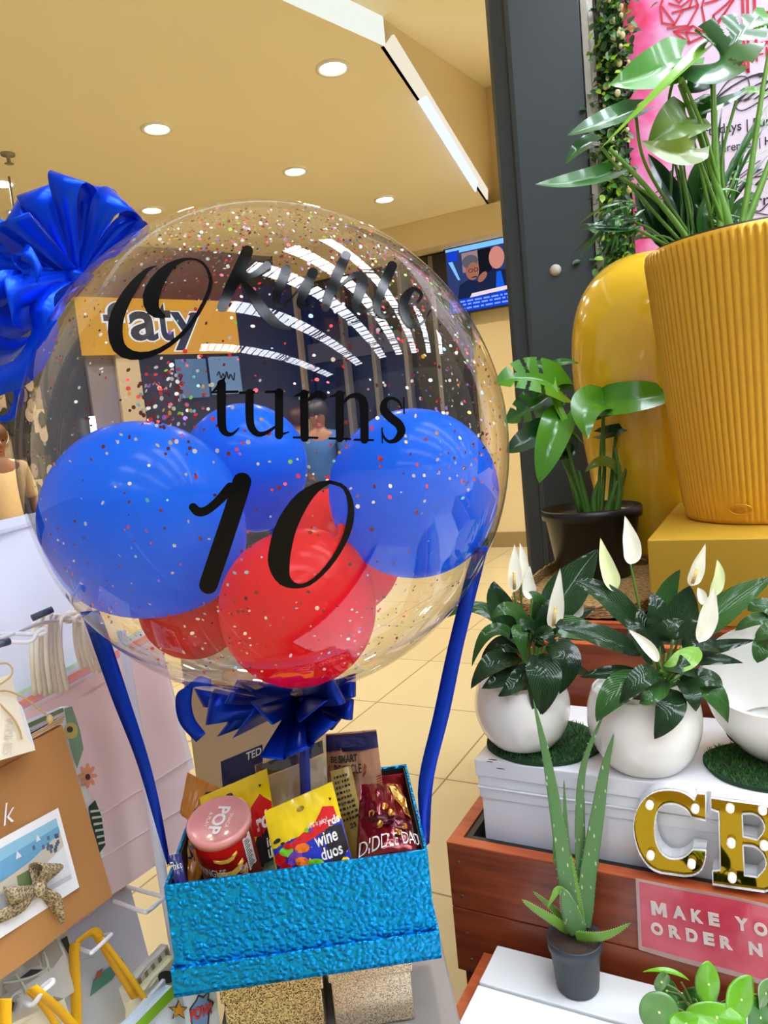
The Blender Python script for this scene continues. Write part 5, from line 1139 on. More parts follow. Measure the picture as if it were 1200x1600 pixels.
def planter(label, x0, y0, y1, z0, z1, th=.02, fill=.02, name='wooden_planter'):
    t = thing(name, ((x0 + XR) / 2, (y0 + y1) / 2, z0), label, 'planter')
    mb = MB(); h = (z1 - z0) / 2 - .0008
    mb.box(x0, XR, y0, y0 + th, z0, z0 + h); mb.box(x0, XR, y0, y0 + th, z1 - h, z1 - .002); mb.build('front_board', wood, t, bevel=.0015)
    mb = MB(); mb.box(x0, x0 + th, y0 + th, y1, z0, z1 - .002); mb.build('end_board', wood, t, bevel=.0015)
    mb = MB(); mb.box(XR - th, XR, y0 + th, y1, z0, z1 - .002); mb.build('end_board', wood, t, bevel=.0015)
    mb = MB(); mb.box(x0 + th, XR - th, y1 - th, y1, z0, z1 - .002); mb.build('back_board', wood, t, bevel=.0015)
    mb = MB(); mb.box(x0, XR, y0, y0 + th, z1 - .002, z1); mb.box(x0, x0 + th, y0 + th, y1, z1 - .002, z1); mb.build('rim', wood_e, t)
    mb = MB(); mb.box(x0 + th, XR - th, y0 + th, y1 - th, z0 + .002, z1 - fill); mb.box(x0 + th + .0005, XR - th, y0 + th + .0005, y0 + th + .014, z1 - fill, z1 - .003); mb.box(x0 + th + .0005, x0 + th + .012, y0 + th + .014, y1 - th, z1 - fill, z1 - .003); mb.build('liner', liner, t)
    return t
PX0 = -.514
# base under it all, then the middle planter
mb = MB(); mb.box(PX0 + .01, XR - .01, 1.068, 1.42, 0, .415); tag(mb.build('planter_base', wood_d, bevel=.003), 'dark wooden base carrying the middle planter', 'base')
mid = planter('reddish brown wooden planter box carrying the pink order sign', PX0, 1.061, 1.395, .416, .65, .022, .03)
for px in ((716, 1347), (722, 1400), (730, 1459), (737, 1500)):
    q = aty(*px, 1.0605); mb = MB(); mb.lathe(q, [(0, .0006), (.003, .0006), (.0034, -.0002)], 14, ax=V((0, -1, 0))); mb.build('screw', M('screw_steel', (120, 90, 70), .4, metal=.6), mid)
# white lidded box standing in it
wx0, wy0, wy1, zt = -.466, 1.0985, 1.368, .786
wb = thing('white_box', (0, 1.23, .62), 'long white lidded box standing in the planter under the white pots', 'box')
mb = MB(); mb.box(wx0 + .006, .58, wy0 + .006, wy1 - .004, .621, .74); mb.build('body', white_l, wb, bevel=.002)
mb = MB(); mb.box(wx0, .584, wy0, wy1, .757, zt); mb.box(wx0 + .003, .582, wy0 + .003, wy1 - .002, .7385, .757); mb.box(wx0 + .0005, .582, wy0 + .0005, wy1 - .002, .735, .7385); mb.box(wx0 + .0035, .581, wy0 + .0035, wy1, .717, .735); mb.build('lid', white_l, wb, bevel=.002)
mb = MB()
for k, (x, y) in enumerate(((765, 1190), (782, 1201), (770, 1187))):
    q = atz(x, y, zt + .0004); mb.poly([q + V((.006 * math.cos(a) * (1.4 if k else 1), .002 * math.sin(a), 0)) for a in [2 * PI * i / 10 for i in range(10)]])
mb.build('scuff', M('scuff_dark', (70, 66, 64), .7), wb)

# ---- marquee letters C and B on the planter's front edge
CP = lambda x, y: aty(860 + x / 3.53, 1100 + y / 3.53, 1.0705)
def spl(pts, n=90):
    q = crom([tuple(p) for p in pts] , n); return [tuple(p) for p in q]
C_out = [(808, 487), (857, 490), (859, 636), (782, 620), (770, 600)] + spl([(770, 600), (745, 572), (700, 550), (650, 545), (608, 562), (583, 610), (576, 680), (582, 745), (610, 808), (655, 845), (715, 846), (755, 825), (785, 795)], 30)[1:] + [(859, 800)] + spl([(859, 800), (852, 860), (830, 910), (790, 936), (740, 942)], 10)[1:] + [(612, 925)] + spl([(612, 925), (570, 908), (528, 872), (490, 810), (466, 725), (462, 650), (478, 580), (515, 520), (570, 482), (640, 468), (710, 474), (760, 496), (795, 524)], 34)[1:]
B_out = [(885, 512), (1100, 540)] + spl([(1100, 540), (1200, 560), (1262, 610), (1272, 680), (1220, 745)], 16)[1:] + spl([(1220, 745), (1290, 800), (1306, 890), (1270, 985), (1180, 1028)], 16)[1:] + [(897, 988), (895, 912), (938, 908), (930, 590), (886, 575)]
B_h1 = [(1058, 600)] + spl([(1058, 600), (1125, 602), (1172, 640), (1178, 690), (1140, 742)], 14)[1:] + [(1062, 724)]
B_h2 = [(1062, 772)] + spl([(1062, 772), (1130, 782), (1180, 830), (1186, 890), (1140, 946)], 14)[1:] + [(1070, 938)]
goldm = M('gold_mirror', (146, 116, 24), .05, metal=1., var=.02)
shell = M('letter_white_plastic', (240, 240, 240), .35, var=.01)
bulb_e = M('bulb_frosted', (246, 240, 226), .3, emit=.25, var=.01)
for nm, loops, bulbs, lb in (('C', [C_out], ((550, 548), (800, 568), (555, 825), (780, 872)), 'gold mirrored marquee letter C with white bulbs, left of the B'), ('B', [B_out, B_h1, B_h2], ((992, 565), (998, 757), (1003, 947), (1180, 770), (1170, 575), (1230, 640)), 'gold mirrored marquee letter B with white bulbs, right of the C')):
    L3 = [[CP(*p) for p in l] for l in loops]; zmin = min(p.z for p in L3[0]); sh_ = V((0, 0, max(0, .6508 - zmin)))
    L3 = [[p + sh_ for p in l] for l in L3]
    t = thing('marquee_letter', V((sum(p.x for p in L3[0]) / len(L3[0]), 1.08, .6505)), lb, 'letter')
    mb = MB(); holed(mb, [[p + V((0, .002, 0)) for p in l] for l in L3], (0, .024, 0)); 
    for l in L3:                                  # raised white lip round the mirror
        k = len(l); mb.add([p + V((0, -.005, 0)) for p in l] + [p + V((0, .004, 0)) for p in l], [(i, (i + 1) % k, k + (i + 1) % k, k + i) for i in range(k)], 0, False)
        for i in range(k): 
            a_, c_ = l[i], l[(i + 1) % k]
            if (a_ - c_).length > 1e-5: mb.tube([a_ + V((0, -.0045, 0)), c_ + V((0, -.0045, 0))], .0008, 6)
    mb.build('shell', shell, t)
    mb = MB(); holed(mb, L3, (0, .0015, 0)); mb.build('mirror_face', goldm, t)
    for b_ in bulbs:
        q = CP(*b_) + sh_; mb = MB(); mb.lathe(q, [(.0056, 0), (.0056, .009), (.0045, .0115), (.002, .0128), (0, .013)], 16, ax=V((0, -1, 0))); bb = mb.build('bulb', bulb_e, t)
# ---- pink laminated sign on the planter's front
sgn_ = thing('order_sign', aty(1100, 1440, 1.058), 'pink laminated sign with raised white capitals on the wooden planter', 'sign')
def sq(x, y, o=0.): return aty(x, y, 1.0588 - o)
def sg2(u, v, o=0.):
    TL, TR, BR_, BL_ = (993, 1372), (1262, 1424), (1266, 1560), (998, 1484); x = (TL[0] * (1 - u) + TR[0] * u) * (1 - v) + (BL_[0] * (1 - u) + BR_[0] * u) * v; y = (TL[1] * (1 - u) + TR[1] * u) * (1 - v) + (BL_[1] * (1 - u) + BR_[1] * u) * v + 2.2 * math.sin(u * 9) * u
    return sq(x, y, o + .0006 * (1 + math.sin(u * 11 + v * 3)))
mb = MB(); mb.grid(lambda u, v: sg2(u, v), 40, 14); mb.grid(lambda u, v: sg2(u, v, -.0006), 40, 14); mb.build('laminate', M('laminate_edge', (190, 150, 140), .15, coat=.6, var=.03), sgn_)
mb = MB(); mb.grid(lambda u, v: sg2(.02 + .98 * u, .045 + .89 * v, .0005), 40, 14); mb.build('card', two_tone('sign_pink', (206, 52, 74), (226, 92, 106), 14, .22, lo=.35, hi=.7, coat=.5), sgn_)
def cap(ch, x0, x1, yt_, yb_):
    mb = MB(); sl = .2
    fr = lambda s, t_: (x0 + (x1 - x0) * s + (t_ - .5) * -2, yb_ + (yt_ - yb_) * t_ + sl * (x1 - x0) * s)
    if ch == 'M': holed(mb, [[sq(*fr(*q), .0022) for q in ((0, 0), (0, 1), (.3, 1), (.5, .52), (.7, 1), (1, 1), (1, 0), (.75, 0), (.75, .6), (.58, .16), (.42, .16), (.25, .6), (.25, 0))]], (0, .0004, 0))
    else: text(mb, ch, lambda s, t_: sq(*fr(s, t_), .0022), 0, 0, 1, 1, 0, .05)
    ob = mb.build('letter', M('foam_letter', (226, 208, 196), .6, var=.03), sgn_); k = ob.modifiers.new('solid', 'SOLIDIFY'); k.thickness = .0014; k.offset = 0
for ch, x0, x1, a_, c_ in (('M', 1018, 1041, 1408, 1429), ('A', 1051, 1071, 1414, 1434), ('K', 1080, 1098, 1420, 1440), ('E', 1107, 1124, 1425, 1445), ('Y', 1149, 1169, 1432, 1452), ('O', 1178, 1199, 1440, 1460), ('U', 1208, 1228, 1446, 1466), ('R', 1236, 1254, 1452, 1472),
                           ('O', 1017, 1036, 1440, 1459), ('R', 1045, 1063, 1445, 1464), ('D', 1072, 1090, 1450, 1470), ('E', 1099, 1116, 1456, 1475), ('R', 1125, 1144, 1462, 1481), ('N', 1170, 1191, 1471, 1491), ('O', 1202, 1222, 1478, 1498), ('W', 1232, 1256, 1485, 1505)):
    cap(ch, x0, x1, a_, c_)

# ---- front crate with the white boards
FX0 = -.462
fc = planter('low wooden crate in front holding white boards and the small potted plants', FX0, .50, 1.0595, 0, .462, .02, .02, 'wooden_crate')
Pb = [atz(x, y, .5) for x, y in ((775, 1465), (735, 1536), (1000, 1602))]
yb1 = 1.038; yb0 = .952; xb0 = -.428
t = thing('white_board', (0, 1.0, .442), 'long white lidded box under the aloe pot, in front of the planter', 'box')
mb = MB(); mb.box(xb0, .58, yb0, yb1, .4425, .5); mb.build('body', M('board_white', (228, 230, 226), .4, var=.015), t, bevel=.002)
t = thing('white_board', (0, .8, .442), 'bright white board lying nearest the bottom edge, before the aloe', 'board')
mb = MB(); mb.box(-.4285, .58, .56, yb0 - .003, .4425, .497); mb.build('body', M('board_bright', (244, 244, 248), .4, var=.01), t, bevel=.0015)

# ---- rear planter with gold box
RX0, RY0, ZR = -.42, 1.40, .90
mb = MB(); mb.box(RX0 + .02, XR - .01, 1.43, 1.53, 0, .60); tag(mb.build('planter_base', wood_d, bevel=.003), 'dark base under the shallow rear planter', 'base')
rear = planter('shallow reddish brown planter front between the white pots and the gold box', RX0, RY0, 1.545, .601, ZR, .02, .012)
mb = MB(); mb.box(-.55, XR - .01, 1.58, 2.46, 0, .60); tag(mb.build('planter_base', wood_d, bevel=.003), 'dark base under the large rear wooden stand', 'base')
stand = planter('reddish brown wooden stand at the rear under the gold box and tall pots', -.565, 1.549, 2.48, .601, ZR, .02, .004)
gold_box_m = M('gold_paint_satin', (196, 156, 46), .42, metal=.2, var=.03, vscale=4)
mb = MB(); mb.box(-.236, .40, 1.55, 2.12, .9006, 1.078); tag(mb.build('gold_box', gold_box_m, bevel=.003), 'matt gold box under the ribbed gold planter', 'box')
# woven tray at the left of the gold box
wk = two_tone('wicker', (112, 84, 44), (196, 160, 100), 26, .7, stretch=(4, 4, 20), lo=.35, hi=.65, bump=.8)
wt = thing('wicker_tray', (-.41, 1.75, .897), 'shallow woven wicker tray under the black nursery pot', 'tray')
mb = MB()
def rr(u, z, g): 
    a_ = 2 * PI * u; c_, s_ = math.cos(a_), math.sin(a_); e = 4.0
    return V((-.412 + (.165 + g) * abs(c_) ** (2 / e) * (1 if c_ > 0 else -1), 1.86 + (.285 + g) * abs(s_) ** (2 / e) * (1 if s_ > 0 else -1), z))
for k in range(5):
    mb.tube([rr(i / 96, .9045 + k * .0058, .0) + V((0, 0, .0015 * (1 if (i + k) % 2 else -1))) for i in range(97)], .0034, 6, caps=False)
mb.build('rim', wk, wt); mb = MB(); mb.prism([rr(i / 60, .9006, -.004) for i in range(60)], (0, 0, .004)); mb.build('base', wk, wt)

# ---- plants: leaf helper in picture coordinates with depth offsets (metres towards +away)
def plant_leaf(parent, d0, pts, wpx, mat, shape='lance', fold=.25, up=None, splits=None, cup=0., wave=0., twist=0., stem=None, smat=None, n=18, nv=9, name='leaf', sr=.0022):
    P = [D(x, y, d0 + dz) for x, y, dz in pts]; mb = MB()
    if splits: n, nv = 64, 27
    leaf(mb, *P, wpx * d0 / F, up if up is not None else (EZ * .8 - FW * .8), fold, shape, 0, wave, n, nv, cup, splits, twist)
    o = mb.build(name, mat, parent)
    if stem:
        q = [D(x, y, d0 + dz) for x, y, dz in stem]; sb = MB(); sb.tube(q, [sr * 1.25] + [sr] * (len(q) - 1), 8, 0, res=16); s_ = sb.build('stalk', smat or mat, parent)
    return o
lily_dark = M('lily_leaf', (24, 62, 26), .26, coat=.35, var=.25, vscale=12, uvveins=.8); lily_mid = M('lily_leaf_mid', (48, 98, 34), .3, coat=.3, var=.2, vscale=12, uvveins=.75); lily_lime = M('lily_leaf_lime', (110, 160, 40), .35, coat=.2, var=.15, uvveins=.3)
stalk = M('lily_stalk', (84, 128, 44), .45, var=.1)
spath = M('spathe_white', (238, 236, 218), .5, var=.03, sss=.15); spath_g = M('spathe_greenish', (224, 232, 176), .5, var=.06, sss=.15)
spad = M('spadix_cream', (226, 196, 120), .6, bump=.6, bscale=500)
soil = M('potting_soil', (58, 42, 30), .95, var=.5, vscale=120, bump=.8, bscale=200)
pot_w = M('glazed_white', (240, 238, 230), .16, coat=.5, var=.01)
def white_pot(c, r, h, label, name='plant_pot'):
    t = thing(name, c, label, 'pot'); mb = MB()
    prof = [(0, .001), (r * .62, 0), (r * .68, .003), (r * .86, h * .2), (r * .97, h * .42), (r, h * .6), (r * .975, h * .78), (r * .9, h * .95), (r * .875, h), (r * .84, h), (r * .85, h * .93)]
    q = crom(prof[1:], 40); mb.lathe(c, [(0, .001)] + [tuple(p) for p in q] + [(0, h * .9)], 64); mb.build('bowl', pot_w, t)
    mb = MB(); mb.lathe(c, [(0, h * .915), (r * .845, h * .905)], 32); mb.build('soil', soil, t)
    return t
P1c = V((-.396, 1.163, .800)); P2c = V((-.198, 1.163, .7868))
def mat_grass(c, rad, label, lift=0.):
    t = thing('grass_mat', c, label, 'mat'); mb = MB(); random.seed(int(c.x * 1000))
    edge = [V((c.x + rad * (1 + .03 * math.sin(5 * a + c.x * 30)) * math.cos(a), c.y + rad * .92 * math.sin(a), c.z)) for a in [2 * PI * i / 60 for i in range(60)]]
    mb.prism(edge, (0, 0, .006)); mb.build('backing', M('turf_backing', (30, 62, 34), .9), t)
    mb = MB()
    for i in range(2600):
        a, r = random.uniform(0, 2 * PI), rad * math.sqrt(random.random()) * .995; p = V((c.x + r * math.cos(a), c.y + r * .92 * math.sin(a), c.z + .0055)); d = V((random.gauss(0, .6), random.gauss(0, .6), 1)).normalized() * random.uniform(.005, .0095); s = V((random.gauss(0, 1), random.gauss(0, 1), 0)).normalized() * .0011
        mb.add([p - s, p + s, p + d], [(0, 1, 2)], random.choice((0, 0, 1)), False)
    o = mb.build('grass', [M('turf_green', (40, 98, 40), .6, var=.2), M('turf_lime', (82, 134, 48), .6, var=.2)], t); o['kind'] = 'stuff'
mat_grass(V((-.372, 1.19, .7868)), .098, 'round artificial grass mat under the left white pot')
mat_grass(V((-.03, 1.19, .7868)), .085, 'dark artificial grass mat under the white bowl at the right edge')
t1 = white_pot(P1c - EZ * .0062 + EZ * .006, .0805, .108, 'round white glazed pot standing on grass mat, left of the two'); t2 = white_pot(P2c, .087, .124, 'round white glazed pot standing directly on the white box, middle')
dl1 = (P1c - CAM).dot(FW); dl2 = (P2c - CAM).dot(FW)

lily1 = thing('peace_lily', P1c + EZ * .1, 'peace lily in the left white pot, drooping leaves and four white blooms', 'plant')
def flower(parent, d0, base, mid, tip, wpx, mat, stemp, dz=0., spadix=True, up=None):
    P = [D(*p, d0 + dz) for p in (base, mid, tip)]; mb = MB(); leaf(mb, *P, wpx * d0 / F, up or (-FW + RT * .3), -.1, 'lance', 0, .02, 18, 9, -.55); f_ = mb.build('bloom', mat, parent)
    sb = MB(); q = [D(*p, d0 + dz + .004) for p in stemp]; sb.tube(q, .0019, 8, 0, res=14); sb.build('flower_stalk', stalk, parent)
    if spadix:
        a_ = P[0] + (P[1] - P[0]) * .15 - FW * .006; c_ = P[0] + (P[1] - P[0]) * 1.0 - FW * .008; sb = MB(); sb.tube([a_, c_], .0028, 10); sb.ball(c_, .0028, 8); sb.build('spadix', spad, f_)
for a in [  # base, mid, tip (x, y, depth), width
    (((812, 1010, 0), (782, 952, -.01), (772, 908, 0), 46), lily_dark), (((822, 1020, 0), (772, 985, -.03), (737, 1042, -.04), 24), lily_mid), (((815, 1030, -.02), (772, 1036, -.06), (736, 1076, -.06), 36), lily_dark), (((820, 1042, -.02), (790, 1058, -.06), (752, 1076, -.07), 34), lily_dark),
    (((810, 1005, 0), (752, 952, .02), (692, 968, .03), 26), lily_mid), (((836, 1022, -.05), (850, 1060, -.085), (846, 1118, -.085), 52), lily_dark), (((852, 1010, -.04), (885, 1030, -.07), (874, 1085, -.08), 44), lily_dark), (((856, 970, .02), (890, 920, .03), (934, 858, .04), 66), lily_dark), (((848, 985, 0), (905, 985, -.01), (1000, 1022, 0), 42), lily_mid),
    (((828, 1030, -.05), (838, 1070, -.085), (838, 1130, -.08), 30), lily_dark), (((826, 1000, -.03), (800, 955, -.06), (766, 968, -.07), 30), lily_mid), (((830, 1010, -.04), (812, 988, -.08), (824, 1042, -.09), 26), lily_mid), (((838, 990, 0), (842, 945, -.02), (826, 925, -.02), 26), lily_mid), (((845, 1000, -.02), (862, 960, -.03), (872, 930, 0), 40), lily_dark),
    (((840, 1000, -.02), (822, 975, -.05), (796, 1000, -.06), 30), lily_dark), (((818, 1022, 0), (785, 1008, -.03), (752, 1030, -.02), 30), lily_dark), (((840, 1035, -.02), (880, 1040, -.03), (925, 1055, -.01), 30), lily_dark), (((838, 1000, .02), (880, 975, .04), (930, 950, .05), 34), lily_dark), (((828, 1010, .03), (800, 975, .05), (760, 985, .06), 34), lily_dark), (((822, 1036, -.04), (806, 1068, -.08), (778, 1088, -.085), 28), lily_dark), (((842, 1012, -.05), (850, 990, -.08), (866, 1010, -.09), 30), lily_dark)]:
    b_, mt = a; plant_leaf(lily1, dl1, b_[:3], b_[3], mt, stem=[(832, 1062, 0), ((832 + b_[0][0]) / 2, (1062 + b_[0][1]) / 2, b_[0][2]), b_[0]], smat=stalk, wave=.02)
flower(lily1, dl1, (803, 925), (802, 895), (804, 850), 24, spath, [(803, 924), (812, 980), (822, 1045)], .0); flower(lily1, dl1, (813, 905), (817, 885), (812, 848), 18, spath, [(813, 905), (816, 960), (826, 1045)], .01, False); flower(lily1, dl1, (831, 935), (824, 915), (828, 884), 24, spath, [(831, 932), (828, 990), (830, 1045)], .01, False); flower(lily1, dl1, (863, 982), (866, 950), (875, 888), 28, spath, [(863, 980), (862, 1010), (846, 1050)], -.04); flower(lily1, dl1, (894, 962), (900, 950), (908, 925), 24, spath, [(896, 960), (888, 1000), (850, 1050)], .02, False)
lily2 = thing('peace_lily', P2c + EZ * .115, 'peace lily in the middle white pot with long spreading leaves', 'plant')
for a in [
    (((1008, 998, 0), (950, 935, 0), (896, 908, .01), 46), lily_dark), (((1005, 1022, -.02), (935, 995, -.04), (866, 976, -.03), 40), lily_dark), (((1030, 990, .02), (1040, 935, .03), (1063, 890, .03), 34), lily_mid), (((1052, 1000, 0), (1066, 955, .01), (1078, 915, .01), 50), lily_dark), (((1085, 1000, .02), (1140, 945, .03), (1212, 900, .04), 46), lily_mid), (((1060, 1030, 0), (1120, 1012, 0), (1180, 1000, .0), 24), lily_dark), (((1062, 1036, -.02), (1110, 1030, -.03), (1162, 1036, -.03), 24), lily_dark),
    (((1062, 1055, -.04), (1108, 1078, -.08), (1138, 1130, -.085), 42), lily_mid), (((1045, 1075, -.07), (1046, 1110, -.108), (1022, 1155, -.112), 42), lily_dark), (((1012, 1058, -.04), (965, 1080, -.07), (932, 1128, -.08), 46), lily_mid), (((1005, 1052, -.03), (955, 1052, -.05), (905, 1058, -.04), 24), lily_dark), (((1092, 1012, -.06), (1064, 1036, -.09), (1030, 1048, -.08), 32), lily_lime), (((1022, 1000, -.02), (1028, 960, -.03), (1016, 925, -.01), 36), lily_dark), (((1030, 1010, -.04), (1040, 985, -.06), (1070, 968, -.05), 30), lily_dark), (((1062, 1062, -.06), (1080, 1085, -.1), (1088, 1112, -.105), 28), lily_dark),
    (((1018, 1040, -.04), (1000, 1000, -.06), (975, 965, -.04), 30), lily_dark), (((1040, 1020, -.02), (1010, 985, -.03), (1000, 950, -.01), 34), lily_dark), (((1065, 1010, -.02), (1095, 1005, -.03), (1130, 1020, -.02), 32), lily_dark), (((1030, 1050, -.07), (1000, 1062, -.105), (968, 1100, -.105), 34), lily_dark), (((1050, 1050, -.07), (1060, 1040, -.095), (1090, 1060, -.095), 34), lily_dark), (((1040, 1060, -.06), (1020, 1085, -.108), (998, 1098, -.108), 30), lily_mid), (((1075, 1000, 0), (1100, 985, 0), (1112, 955, .0), 28), lily_mid), (((1055, 1070, -.06), (1105, 1060, -.08), (1130, 1075, -.07), 30), lily_dark)]:
    b_, mt = a; plant_leaf(lily2, dl2, b_[:3], b_[3], mt, stem=[(1032, 1078, 0), ((1032 + b_[0][0]) / 2, (1078 + b_[0][1]) / 2, b_[0][2]), b_[0]], smat=stalk, wave=.02)
flower(lily2, dl2, (964, 922), (948, 892), (938, 840), 30, spath_g, [(964, 920), (985, 975), (1018, 1050)], .01, False); flower(lily2, dl2, (985, 882), (983, 852), (976, 806), 34, spath, [(985, 880), (996, 935), (1022, 1050)], .02, False); flower(lily2, dl2, (1078, 915), (1086, 890), (1102, 850), 28, spath, [(1078, 915), (1068, 970), (1044, 1050)], .02); flower(lily2, dl2, (1108, 932), (1120, 905), (1120, 874), 24, spath_g, [(1108, 930), (1092, 985), (1050, 1050)], .02, False); flower(lily2, dl2, (1092, 1004), (1102, 962), (1116, 918), 36, spath, [(1092, 1002), (1080, 1030), (1050, 1055)], -.03, False); flower(lily2, dl2, (1028, 1034), (1010, 1010), (982, 984), 18, spath, [(1028, 1032), (1034, 1045), (1038, 1058)], -.08, False); flower(lily2, dl2, (1098, 945), (1094, 930), (1090, 918), 18, spath, [(1098, 945), (1086, 1000), (1050, 1050)], .0, False)

# ---- white bowl at the right edge with a trailing plant
b0 = atz(1222, 1185, .793) + V((0, .02, 0)); b0.z = .7935
t = thing('plant_pot', b0, 'large white bowl with slanting mouth at the right edge', 'pot')
mb = MB(); rB = .112
def bowl(u, v, inn=0.):
    a = 2 * PI * u; c_, s_ = math.cos(a), math.sin(a); top = .140 + .04 * s_ + .008 * c_; k = v
    r = (.045 + (rB - .045) * math.sin(k * PI * .5) ** .8) * (1 - .0 * k) - inn; return b0 + V((r * c_, r * s_, top * k + (inn * .3)))
mb.grid(lambda u, v: bowl(u, v), 56, 20, cu=True); mb.grid(lambda u, v: bowl(u, .25 + .75 * v, .004), 56, 16, cu=True); mb.strip([bowl(i / 56, 1) for i in range(57)], [bowl(i / 56, 1, .004) for i in range(57)]); mb.lathe(b0, [(0, 0), (.046, .0)], 40)
mb.build('bowl', pot_w, t, solid=.0)
mb = MB(); mb.lathe(b0, [(0, .03), (rB * .7, .028)], 40); mb.build('soil', soil, t)
tp = thing('potted_plant', b0 + EZ * .104, 'small green plant growing in the white bowl at the right edge', 'plant'); db = (b0 - CAM).dot(FW)
for a in (((1215, 1020, 0), (1196, 1008, -.02), (1183, 1036, -.03), 34), ((1222, 1000, 0), (1195, 968, 0), (1148, 986, .01), 24), ((1225, 990, 0), (1200, 950, .01), (1168, 955, .02), 30), ((1230, 1005, 0), (1212, 985, -.02), (1180, 1000, -.02), 30)):
    plant_leaf(tp, db, a[:3], a[3], lily_mid, 'oval', stem=[(1228, 1075, 0), a[0]], smat=stalk)

# ---- black nursery pot with a glossy climbing plant
nc = V((-.445, 2.004, .9052)); ndp = (nc - CAM).dot(FW)
t = thing('nursery_pot', nc, 'large black plastic nursery pot in front of the dark column', 'pot'); blkp = M('pot_black', (18, 18, 19), .38, var=.1)
mb = MB(); mb.lathe(nc, [(0, 0), (.094, 0), (.098, .004), (.122, .158), (.131, .160), (.1325, .185), (.128, .187), (.125, .17), (.0, .165)], 56); mb.build('pot', blkp, t); mb = MB(); mb.lathe(nc, [(0, .172), (.124, .168)], 40); mb.build('soil', soil, t)
cp = thing('climbing_plant', nc + EZ * .17, 'glossy green broad-leaved plant in the black nursery pot', 'plant')
mon_b = M('broad_leaf_bright', (70, 142, 24), .28, coat=.4, var=.15, vscale=6); mon_m = M('broad_leaf_mid', (44, 108, 26), .3, coat=.35, var=.2, vscale=6); mon_d = M('broad_leaf_dark', (22, 62, 28), .3, coat=.35, var=.2, vscale=6); mon_o = M('broad_leaf_olive', (106, 128, 26), .35, coat=.3, var=.15, vscale=6); mon_l = M('broad_leaf_lime', (118, 178, 36), .35, coat=.3, var=.1, vscale=6)
gst = M('plant_stem_green', (70, 120, 36), .4, var=.15)
SP = [(.22, .27, .3), (.42, .47, .25), (.6, .65, .3)]
for b_, w_, mt, sh, sp_, st in [
    (((942, 632, -.02), (1003, 622, -.08), (1068, 612, -.06), ), 62, mon_b, 'heart', None, [(938, 812, 0), (944, 720, 0), (942, 632, -.02)]), (((944, 628, -.02), (915, 640, -.08), (919, 686, -.12)), 58, mon_b, 'heart', None, [(934, 812, 0), (938, 720, -.01), (944, 628, -.02)]),
    (((872, 606, 0), (822, 590, -.04), (772, 600, -.03)), 74, mon_b, 'heart', SP, [(905, 800, 0), (890, 700, 0), (872, 606, 0)]), (((858, 668, 0), (820, 690, -.05), (790, 706, -.04)), 44, mon_d, 'heart', None, [(915, 805, 0), (880, 720, 0), (858, 668, 0)]), (((874, 655, -.03), (858, 700, -.08), (842, 755, -.08)), 52, mon_b, 'heart', None, [(918, 812, 0), (896, 730, -.02), (874, 655, -.03)]),
    (((866, 590, 0), (874, 640, -.03), (912, 694, -.04)), 13, mon_l, 'lance', None, [(912, 800, 0), (882, 680, 0), (866, 590, 0)]), (((862, 574, .03), (880, 566, .02), (905, 568, .03)), 16, mon_m, 'heart', None, None), (((858, 578, .03), (838, 570, .02), (815, 580, .03)), 16, mon_m, 'heart', None, None), (((1000, 606, .04), (1012, 575, .03), (1018, 540, .04)), 52, mon_d, 'heart', None, [(952, 800, .03), (975, 700, .04), (1000, 606, .04)]), (((940, 678, .02), (965, 672, 0), (990, 660, .01)), 24, mon_d, 'heart', None, [(940, 800, .02), (945, 730, .02), (940, 678, .02)]),
    (((962, 735, 0), (940, 722, -.03), (914, 738, -.03)), 22, mon_o, 'heart', None, [(955, 800, 0), (962, 735, 0)]), (((966, 640, .02), (945, 645, 0), (926, 658, 0)), 24, mon_d, 'heart', None, [(950, 805, .02), (966, 640, .02)]), (((858, 620, .06), (825, 640, .03), (788, 660, .04)), 62, mon_m, 'heart', SP, [(905, 800, .05), (858, 620, .06)]), (((1000, 650, .03), (1014, 650, .02), (1026, 664, .02)), 14, mon_d, 'heart', None, [(958, 800, .02), (985, 710, .03), (1000, 650, .03)]), (((880, 610, .03), (860, 600, .02), (840, 620, .02)), 44, mon_m, 'heart', None, None), (((872, 700, .02), (885, 690, 0), (866, 640, 0)), 40, mon_d, 'heart', None, None)]:
    plant_leaf(cp, ndp, b_, w_, mt, sh, .3, splits=sp_, stem=st, smat=gst, nv=13, sr=.0042, up=(EZ * .55 - FW * 1.0))
for px in (((930, 815), (928, 780), (938, 745)), ((945, 815), (955, 780), (965, 750)), ((922, 815), (912, 770), (905, 735)), ((962, 808), (968, 760), (962, 700))):
    mb = MB(); mb.tube([D(*p, ndp) for p in px], [.011, .008, .004], 10, res=12); mb.build('sheath', gst, cp)

# ---- tall glossy yellow vase behind
vc = D(1030, 620, 2.2); vc.z = .8965; vc.y -= .05; vd = (vc - CAM).dot(FW)
t = thing('floor_vase', vc, 'tall glossy golden yellow vase with rounded shoulder behind the ribbed planter', 'vase')
hv = D(1030, 410, vd).z - vc.z
prof = crom([(.15, 0), (.172, .1 * hv), (.205, .35 * hv), (.228, .6 * hv), (.226, .76 * hv), (.2, .88 * hv), (.15, .96 * hv), (.09, 1.0 * hv), (.075, .985 * hv), (.07, .9 * hv)], 60)
mb = MB(); mb.lathe(vc, [(0, 0)] + [(p[0] * 1.02, p[1]) for p in prof] + [(0, .88 * hv)], 72); mb.build('body', M('lacquer_yellow', (246, 200, 44), .16, coat=.7, metal=0.0, var=.02, vscale=3), t)

